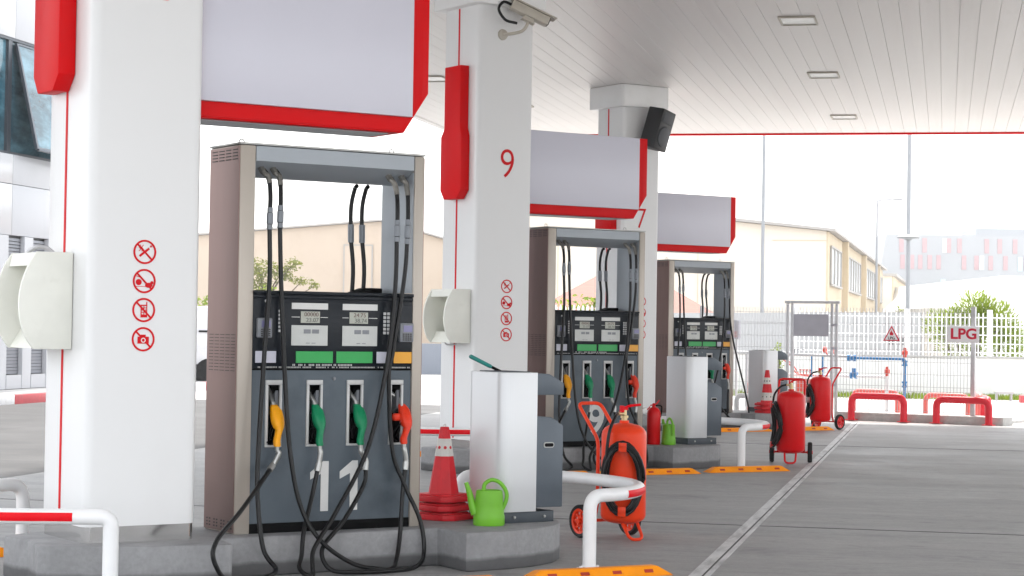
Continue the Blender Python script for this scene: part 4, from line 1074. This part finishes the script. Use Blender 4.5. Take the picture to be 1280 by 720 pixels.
MB().prism([(22.7, 0), (22.9, 2.9), (24.4, 4.40), (40, 4.45), (40, 0)], 'y', 0, 30).build('wall', M['whitewall'], WH, 0)
q = MB()
for x in (24.3, 25.3, 26.4, 27.5): q.box(x, x + .7, -.03, -.002, 3.1, 3.35)
q.build('window', M['palewin'], WH, 0)

# ================================================================== PERIMETER WALL, FENCE, BUSHES
PW = thing('perimeter_wall', (0, 46, 0), 0, 'long white boundary wall with thin coping behind the LPG pipes', 'wall')
MB().box(2.2, 18, 0, .2, 0, .90).build('wall', M['whitewall'], PW, 0)
MB().box(2.15, 18.05, -.03, .23, .902, .935).build('coping', M['plinth'], PW, 0)
SH = thing('white_shed', (0, 51, 0), 0, 'long low white shed with small dark slots behind the bar fence', 'shed')
MB().prism([(3.2, 0), (3.2, 1.85), (10.4, 1.98), (10.4, 0)], 'y', 0, 4).build('wall', M['shedwall'], SH, 0)
q = MB()
for i in range(6): q.box(9.55 + i * .09, 9.59 + i * .09, -.01, -.001, 1.15, 1.32)
q.build('vent_slot', M['slotdark'], SH, 0)
BF = thing('bar_fence', (0, 46.1, 0), 0, 'white bar fence on the boundary wall before the leafy oleander', 'fence')
q = MB(); x = 6.6
while x < 13.6:
    q.box(x - .013, x + .013, -.013, .013, .94, 1.92); x += .105
q.build('bars', M['meshwhite'], BF, 0)
q = MB()
for z in (1.02, 1.22, 1.42, 1.62, 1.82): q.box(6.5, 13.7, .014, .035, z - .013, z + .013)
q.build('cross_rails', M['meshwhite'], BF, 0)
for x in (6.5, 9.05, 10.95, 13.7): MB().box(x - .05, x + .05, -.06, .06, .94, 2.0).build('post', M['meshwhite'], BF, 0)
def oleander(loc, clumps, n, size, label):
    S = thing('oleander', loc, 0, label, 'shrub'); q = MB()
    for c, r in clumps: q.tube(catmull([(c[0] * .3, 0, 0), (c[0] * .6, c[1] * .5, c[2] * .5), c], 5), .03, 6)
    q.build('stems', M['bark'], S)
    q = MB()
    for c, r in clumps:
        for _ in range(int(n * r)):
            d = Vector((rnd.gauss(0, 1), rnd.gauss(0, 1), rnd.gauss(0, 1))).normalized() * (rnd.random() ** .4) * r
            p = Vector(c) + d; sz = size * rnd.uniform(.7, 1.3)
            out = (d.normalized() + Vector((0, 0, .6)) + Vector((rnd.gauss(0, .4), rnd.gauss(0, .4), rnd.gauss(0, .4)))).normalized()
            side = out.cross(Vector((rnd.gauss(0, 1), rnd.gauss(0, 1), rnd.gauss(0, 1)))).normalized()
            q.bm.faces.new([q.bm.verts.new(w_) for w_ in (p, p + out * sz * .5 + side * sz * .11, p + out * sz, p + out * sz * .5 - side * sz * .11)])
    q.build('foliage', M['leafy'], S, 0); return S
oleander((11.10, 48.4, 0), [((-.80, 0, 1.62), .36), ((-.45, .1, 1.72), .34), ((.0, 0, 2.05), .40), ((.25, .1, 1.92), .40), ((.6, 0, 1.80), .40), ((.85, .1, 1.55), .34), ((.2, .1, 1.4), .5), ((-.4, 0, 1.3), .5), ((.7, 0, 1.25), .5), ((1.1, .1, 1.1), .36), ((.1, -.1, 1.75), .35)], 1300, .14,
         'bright green oleander rising above the bar fence beside the LPG sign')
shrub((5.33, 40.5, 0), (.13, .13, .62), 260, .07, 'slim yellow green shrub behind the wire mesh, left of the blank grey board', 'leafy')
gs = MB(); grnd = random.Random(5)
for _ in range(9000):
    x = grnd.uniform(2.6, 16); y = grnd.uniform(44.6, 45.9); h = grnd.uniform(.05, .14); a_ = grnd.uniform(0, 3.14); w_ = .012
    dx, dy = cos(a_) * w_, sin(a_) * w_
    gs.bm.faces.new([gs.bm.verts.new(p) for p in ((x - dx, y - dy, -.012), (x + dx, y + dy, -.012), (x + grnd.uniform(-.04, .04), y + grnd.uniform(-.04, .04), h))])
tag(gs.build('grass', M['leafy'], None, 0), 'strip of pale grass along the white boundary wall', 'grass', None, 'stuff')
ub = thing('utility_box', (10.85, 44.2, 0), 0, 'small pale utility box on short legs, right of the LPG post', 'utility box')
MB().box(-.20, .22, 0, .3, .18, .52, bev=.012).build('housing', M['cream'], ub)
q = MB(); q.box(-.18, .20, .02, .28, .14, .178)
for x in (-.15, .17): q.box(x - .02, x + .02, .1, .2, -.012, .14)
q.build('base', M['galv'], ub)
rk = MB(); rk.box(10.9, 15, 43.0, 43.2, -.1, .15, bev=.02); rk = rk.build('kerb', M['kerbred'], None, 0)
tag(rk, 'faded red kerb at the right edge beyond the hoop barriers', 'kerb', None, 'structure')

# ================================================================== LAMP POSTS
def pole(loc, h, r, label, kind):
    P = thing('lamp_post', loc, 0, label, 'lamp post')
    MB().tube([(0, 0, -.012), (0, 0, h * .5), (0, 0, h)], [r, r * .85, r * .6], 12).build('pole', M['poleg'], P)
    if kind == 'disc':
        q = MB(); q.lathe([(0, h), (.07, h), (.10, h + .03), (.26, h + .05), (.28, h + .08), (.20, h + .13), (0, h + .15)], 24); q.build('lantern', M['poleg'], P, 50)
    elif kind == 'arm':
        MB().tube(fillet([(0, 0, h), (0, 0, h + .12), (.7, 0, h + .2)], .1), .03, 8).build('arm', M['poleg'], P)
        MB().box(.62, 1.0, -.07, .07, h + .15, h + .23, bev=.03).build('lantern', M['poleg'], P)
    else:
        q = MB(); q.box(-.5, .5, -.06, .06, h - .02, h + .06, bev=.02); q.build('crossbar', M['poleg'], P)
    return P
pole((7.46, 60, 0), 11, .06, 'tall thin pale mast rising before the cream warehouse to the canopy edge', 'bar')
pole((11.80, 60, 0), 12, .075, 'tall pale mast behind the disc lamp, rising past the canopy edge', 'bar')
pole((9.83, 50, 0), 3.75, .045, 'grey lamp post with flat disc lantern in front of the panelled building', 'disc')
pole((14.48, 80, 0), 6.6, .06, 'faint lamp post with side arm beyond the tan window wall', 'arm')

# ================================================================== LPG CORNER
LD = Vector((.848, -.53, 0)); LN = Vector((.53, .848, 0)); LA = math.atan2(-.53, .848)
pl_ = MB().box(-.32, 2.52, .12, .60, -.05, .125, bev=.015).build('concrete_plinth', M['plinth'], None, loc=(5.55, 32.9, 0), rotz=LA)
tag(pl_, 'low grey concrete plinth behind the red hoop barriers', 'plinth')
gbd = MB().box(-.1, 2.3, .62, 2.6, -.012, .03).build('gravel_bed', M['apron'], None, 0, loc=(5.55, 32.9, 0), rotz=LA); gbd['kind'] = 'structure'
def hoop(loc, rz, w_, h, r, label, m):
    H_ = thing('hoop_barrier', loc, rz, label, 'barrier', 'red hoop barriers at the LPG corner')
    MB().tube(fillet([(-w_ / 2, 0, .004), (-w_ / 2, 0, h), (w_ / 2, 0, h), (w_ / 2, 0, .004)], .13, 8), r, 16).build('tube', M[m], H_, 60)
    q = MB()
    for s in (-1, 1): q.box(s * w_ / 2 - .085, s * w_ / 2 + .085, -.085, .085, .0005, .012)
    q.build('base_plate', M[m], H_); return H_
hoop((5.95, 32.65, 0), LA, .90, .40, .056, 'bright red hoop barrier in front of the warning triangle', 'hoop')
hoop((7.16, 31.90, 0), LA, .86, .385, .056, 'bright red hoop barrier below the LPG name board', 'hoop')
hoop((7.70, 32.62, 0), radians(81), .95, .385, .056, 'red hoop barrier turned end-on at the corner behind the LPG name board hoop', 'hoop')
hoop((7.97, 34.3, 0), radians(81), .95, .385, .056, 'paler red hoop turned end-on, farther back along the corner line', 'hoopfade')
hoop((6.40, 35.32, 0), LA, .82, .40, .045, 'faded red hoop barrier seen through the mesh, behind the warning triangle', 'hoopfade')
hoop((7.50, 34.63, 0), LA, .76, .37, .045, 'faded red hoop barrier seen through the mesh, behind the LPG name board', 'hoopfade')
hoop((4.45, 34.9, 0), LA, .7, .55, .045, 'faded red hoop barrier behind the farthest pump and its bin', 'hoopfade')
MF = thing('mesh_fence', (3.30, 34.88, 0), LA, 'white welded mesh fence carrying the LPG signs', 'fence')
L_ = 4.85
q = MB(); x = 0.0
while x < L_: q.box(x - .0035, x + .0035, -.0035, .0035, .14, 1.84); x += .056
z = .16
while z < 1.85: q.box(0, L_, .0036, .0096, z - .003, z + .003); z += .20
for z in (.45, 1.0, 1.55): q.box(0, L_, .0036, .0096, z + .03, z + .036)
q.build('mesh_panel', M['meshgrey'], MF, 0)
MB().box(4.82, 4.89, -.035, .035, 0, 1.87, bev=.006).build('post', M['galv'], MF)
MB().box(-.03, .03, -.03, .03, 0, 1.86, bev=.006).build('post', M['galv'], MF)
GF = thing('gate_frame', (4.66, 33.95, 0), LA, 'grey steel gate frame of paired posts around the blank board', 'gate')
for x in (0, .085, .80, .885): MB().box(x - .022, x + .022, -.022, .022, 0, 1.90, bev=.004).build('post', M['galv'], GF)
MB().box(-.05, .94, -.025, .025, 1.902, 1.95, bev=.004).build('top_bar', M['galv'], GF)
q = MB()
for z in (1.55, 1.16, .55): q.box(.80, .90, -.035, -.024, z - .02, z + .02)
q.build('hinge', M['board'], GF)
bb = MB().box(0, .635, -.012, .0, 1.355, 1.725, bev=.002).build('blank_board', M['board'], None, loc=(4.745, 33.86, 0), rotz=LA)
tag(bb, 'blank lavender grey board hung inside the gate frame', 'board')
sg = thing('lpg_sign', (7.215, 32.16, 1.425), LA, 'pale board with LPG in bold red capitals on the fence post', 'sign')
MB().box(-.268, .268, -.008, 0, -.132, .128, bev=.002).build('board', M['signwhite'], sg)
q = MB(); put_text(q, 'LPG', .232, 0.012, -.0095, .0, .001, bold=.0065, sx=1.10); q.build('lettering', M['signred'], sg, 0)
tr = thing('warning_triangle', (6.215, 32.90, 1.30), LA, 'triangular LPG fire warning sign with red rim on the mesh', 'warning sign')
MB().prism([(-.145, 0), (.145, 0), (0, .252)], 'y', -.006, 0).build('red_rim', M['signred'], tr, 0)
MB().prism([(-.112, .018), (.112, .018), (0, .214)], 'y', -.008, -.0062).build('white_field', M['signwhite'], tr, 0)
q = MB(); put_text(q, 'LPG', .062, 0, -.0095, .045, .001, bold=.001, sx=1.1); q.build('lettering', M['black'], tr, 0)
MB().prism([(-.026, .092), (.026, .092), (.034, .12), (.018, .145), (.012, .132), (0, .178), (-.018, .145), (-.032, .122)], 'y', -.0105, -.0082).build('flame', M['signred'], tr, 0)
def flange(mb, p, ax, r=.05, l_=.05):
    p = Vector(p); ax = Vector(ax).normalized()
    mb.tube([p - ax * l_, p - ax * l_ * .4], r, 12); mb.tube([p + ax * l_ * .4, p + ax * l_], r, 12); mb.tube([p - ax * l_ * .4, p + ax * l_ * .4], r * .7, 12)
BP = thing('gas_pipe', (5.68, 34.0, 0), LA, 'blue gas pipe with a drop leg and red topped valve', 'pipe', 'gas pipes behind the mesh')
q = MB(); q.tube(fillet([(0, 0, 1.0), (1.02, 0, 1.0), (1.02, 0, .03)], .05), .024, 12); flange(q, (.08, 0, 1.0), (1, 0, 0), .058, .07); flange(q, (1.02, 0, .93), (0, 0, 1), .05, .045); flange(q, (1.02, 0, .58), (0, 0, 1), .048, .05)
q.build('pipe', M['pipeblue'], BP, 50)
q = MB(); q.lathe([(0, 1.03), (.03, 1.03), (.03, 1.07), (.052, 1.075), (.052, 1.13), (.03, 1.14), (.024, 1.19), (0, 1.19)], 14, Matrix.Translation((1.02, 0, 0))); q.build('valve', M['valvered'], BP)
q = MB()
for x in (.33, .42, .50, .56): q.tube([(x, 0, 1.02), (x, 0, 1.02 + .05 + .05 * (int(x * 100) % 3))], .006, 6)
q.build('gauge_tap', M['pipegrey'], BP)
GP = thing('gas_pipe', (3.85, 35.2, 0), LA, 'long pale grey gas pipe running behind the gate frame', 'pipe', 'gas pipes behind the mesh')
q = MB(); q.tube([(0, 0, 1.06), (2.25, 0, 1.02)], .024, 12); flange(q, (1.05, 0, 1.04), (1, 0, 0), .052, .06)
for x in (.3, 1.9): q.tube([(x, 0, 1.05), (x, 0, .03)], .02, 10)
q.build('pipe', M['pipegrey'], GP, 50)
q = MB()
for x in (1.52, 1.72): q.tube([(x, 0, 1.03), (x, 0, .66)], .017, 10)
q.build('drop_pipe', M['pipeblue'], GP)
q = MB()
for x in (1.20, 1.26, 1.36): q.tube([(x, 0, 1.05), (x, 0, 1.12)], .006, 6); q.box(x - .02, x + .02, -.01, .01, 1.12, 1.128)
q.build('gauge_tap', M['frame'], GP)
for x in (1.80, 1.94):
    q = MB(); q.lathe([(0, -.02), (.05, -.02), (.055, 0), (.05, .02), (0, .02)], 14, Matrix.Translation((x, -.1, 1.13)) @ Matrix.Rotation(pi / 2, 4, 'Y')); q.tube([(x, -.1, 1.13), (x, 0, 1.05)], .012, 8); q.build('valve_wheel', M['valvered'], GP)
WP = thing('gas_pipe', (4.2, 35.4, 0), LA, 'lower white gas pipe ending in a red valve behind the mesh', 'pipe', 'gas pipes behind the mesh')
q = MB(); q.tube(fillet([(0, 0, .68), (2.55, 0, .68), (2.55, 0, .03)], .06), .028, 12); q.build('pipe', M['meshwhite'], WP, 50)
q = MB(); flange(q, (1.95, 0, .70), (1, 0, 0), .06, .06); q.box(1.92, 1.98, -.02, .02, .72, .82); q.build('blue_valve', M['pipeblue'], WP)
q = MB(); q.lathe([(0, .70), (.028, .70), (.028, .745), (.048, .75), (.048, .81), (.03, .82), (.02, .86), (0, .86)], 14, Matrix.Translation((2.55, 0, 0))); q.build('valve', M['valvered'], WP)
RP = thing('red_manifold', (4.72, 34.75, 0), LA, 'thin red pipe manifold with taps between gate posts and extinguisher', 'pipe')
q = MB(); q.tube(catmull([(-.02, 0, .94), (.10, 0, .86), (.20, 0, .74), (.28, 0, .70), (.55, 0, .69)], 5), .012, 8); q.tube(catmull([(.04, .06, .93), (.16, .06, .82), (.26, .06, .70), (.5, .06, .66)], 5), .010, 8)
for x in (.30, .36, .42, .48): q.tube([(x, 0, .70), (x, 0, .78)], .008, 6); q.box(x - .02, x + .02, -.012, .012, .765, .785)
q.box(.22, .5, -.01, .05, .40, .62); q.build('pipework', M['valvered'], RP)
q = MB()
for x in (.25, .47): q.tube([(x, 0, .4), (x, 0, .0)], .014, 8)
q.build('leg', M['valvered'], RP)
cb = thing('control_box', (4.0, 35.75, 0), LA, 'small grey control box on a post beside the farthest pump', 'control box')
MB().box(-.055, .065, -.06, .04, 1.28, 1.62, bev=.006).build('housing', M['board'], cb)
MB().box(-.02, .02, -.01, .03, 0, 1.279).build('post', M['galv'], cb)
MB().box(-.04, .05, -.064, -.0605, 1.31, 1.42).build('label_plate', M['pink'], cb)

# ================================================================== HAZE
hz = MB().box(-70, 90, -14, 215, -1.2, 16).build('haze', bpy.data.materials.new('haze_air'), None, 0)
hm = hz.data.materials[0]; hm.use_nodes = True; hm.node_tree.nodes.remove(hm.node_tree.nodes['Principled BSDF'])
pv_ = hm.node_tree.nodes.new('ShaderNodeVolumePrincipled'); pv_.inputs['Color'].default_value = (.97, .97, .98, 1); pv_.inputs['Density'].default_value = HAZE_DENSITY
pv_.inputs['Anisotropy'].default_value = .3
hm.node_tree.links.new(pv_.outputs[0], hm.node_tree.nodes['Material Output'].inputs['Volume'])
tag(hz, 'pale haze in the air over the whole yard', 'haze', None, 'stuff')

# ================================================================== CAMERA, SUN, SKY
f_px, pit, rol, CH = 2516.2, .0201, .0154, 1.4081
cp, sp_ = cos(pit), sin(pit); cr, sr = cos(rol), sin(rol)
Rv = Vector((1, 0, 0)); Fv = Vector((0, cp, sp_)); Uv = Vector((0, -sp_, cp))
R2 = Rv * cr + Uv * sr; U2 = Uv * cr - Rv * sr
cam = bpy.data.cameras.new('camera'); co = bpy.data.objects.new('camera', cam); COL.objects.link(co)
co.matrix_world = Matrix(((R2.x, U2.x, -Fv.x, 0), (R2.y, U2.y, -Fv.y, 0), (R2.z, U2.z, -Fv.z, CH), (0, 0, 0, 1)))
cam.sensor_width = 36; cam.lens = 36 * f_px / 1280; cam.clip_end = 2000; cam.clip_start = .1
sc.camera = co

EL, AZ = radians(56), radians(8)          # sun beyond the canopy
sd = Vector((sin(AZ) * cos(EL), cos(AZ) * cos(EL), sin(EL)))
sl = bpy.data.lights.new('sun', 'SUN'); sl.energy = 2.2; sl.angle = radians(6); sl.color = (1, .95, .88)
so = bpy.data.objects.new('sun', sl); COL.objects.link(so); so.rotation_euler = sd.to_track_quat('Z', 'Y').to_euler()
so.location = (0, 0, 30)
w = bpy.data.worlds.new('World'); sc.world = w; w.use_nodes = True
nt = w.node_tree; n = nt.nodes; l = nt.links
bg = n['Background']; bg.inputs['Strength'].default_value = .12
sky = n.new('ShaderNodeTexSky'); sky.sky_type = 'NISHITA'; sky.sun_disc = False
sky.sun_elevation = EL; sky.sun_rotation = AZ; sky.air_density = 1.4; sky.dust_density = 4.0; sky.ozone_density = 1.0
tc = n.new('ShaderNodeTexCoord'); nz = n.new('ShaderNodeTexNoise'); nz.inputs['Scale'].default_value = 2.2; nz.inputs['Detail'].default_value = 6
l.new(tc.outputs['Generated'], nz.inputs['Vector'])
mr = n.new('ShaderNodeMapRange'); mr.inputs[1].default_value = .3; mr.inputs[2].default_value = .6; mr.inputs[3].default_value = .6; mr.inputs[4].default_value = .92
l.new(nz.outputs['Fac'], mr.inputs[0])
mx = n.new('ShaderNodeMix'); mx.data_type = 'RGBA'; mx.inputs[7].default_value = (8.2, 8.4, 8.7, 1)
l.new(mr.outputs[0], mx.inputs[0]); l.new(sky.outputs['Color'], mx.inputs[6]); l.new(mx.outputs[2], bg.inputs['Color'])

sc.view_settings.view_transform = 'Standard'; sc.view_settings.look = 'None'; sc.view_settings.gamma = 1
sc.view_settings.use_curve_mapping = False
sc.view_settings.exposure = 1.60
sc.cycles.use_denoising = True
sc.cycles.max_bounces = 8; sc.cycles.diffuse_bounces = 5; sc.cycles.glossy_bounces = 3
sc.cycles.sample_clamp_indirect = 8
sc.render.film_transparent = False
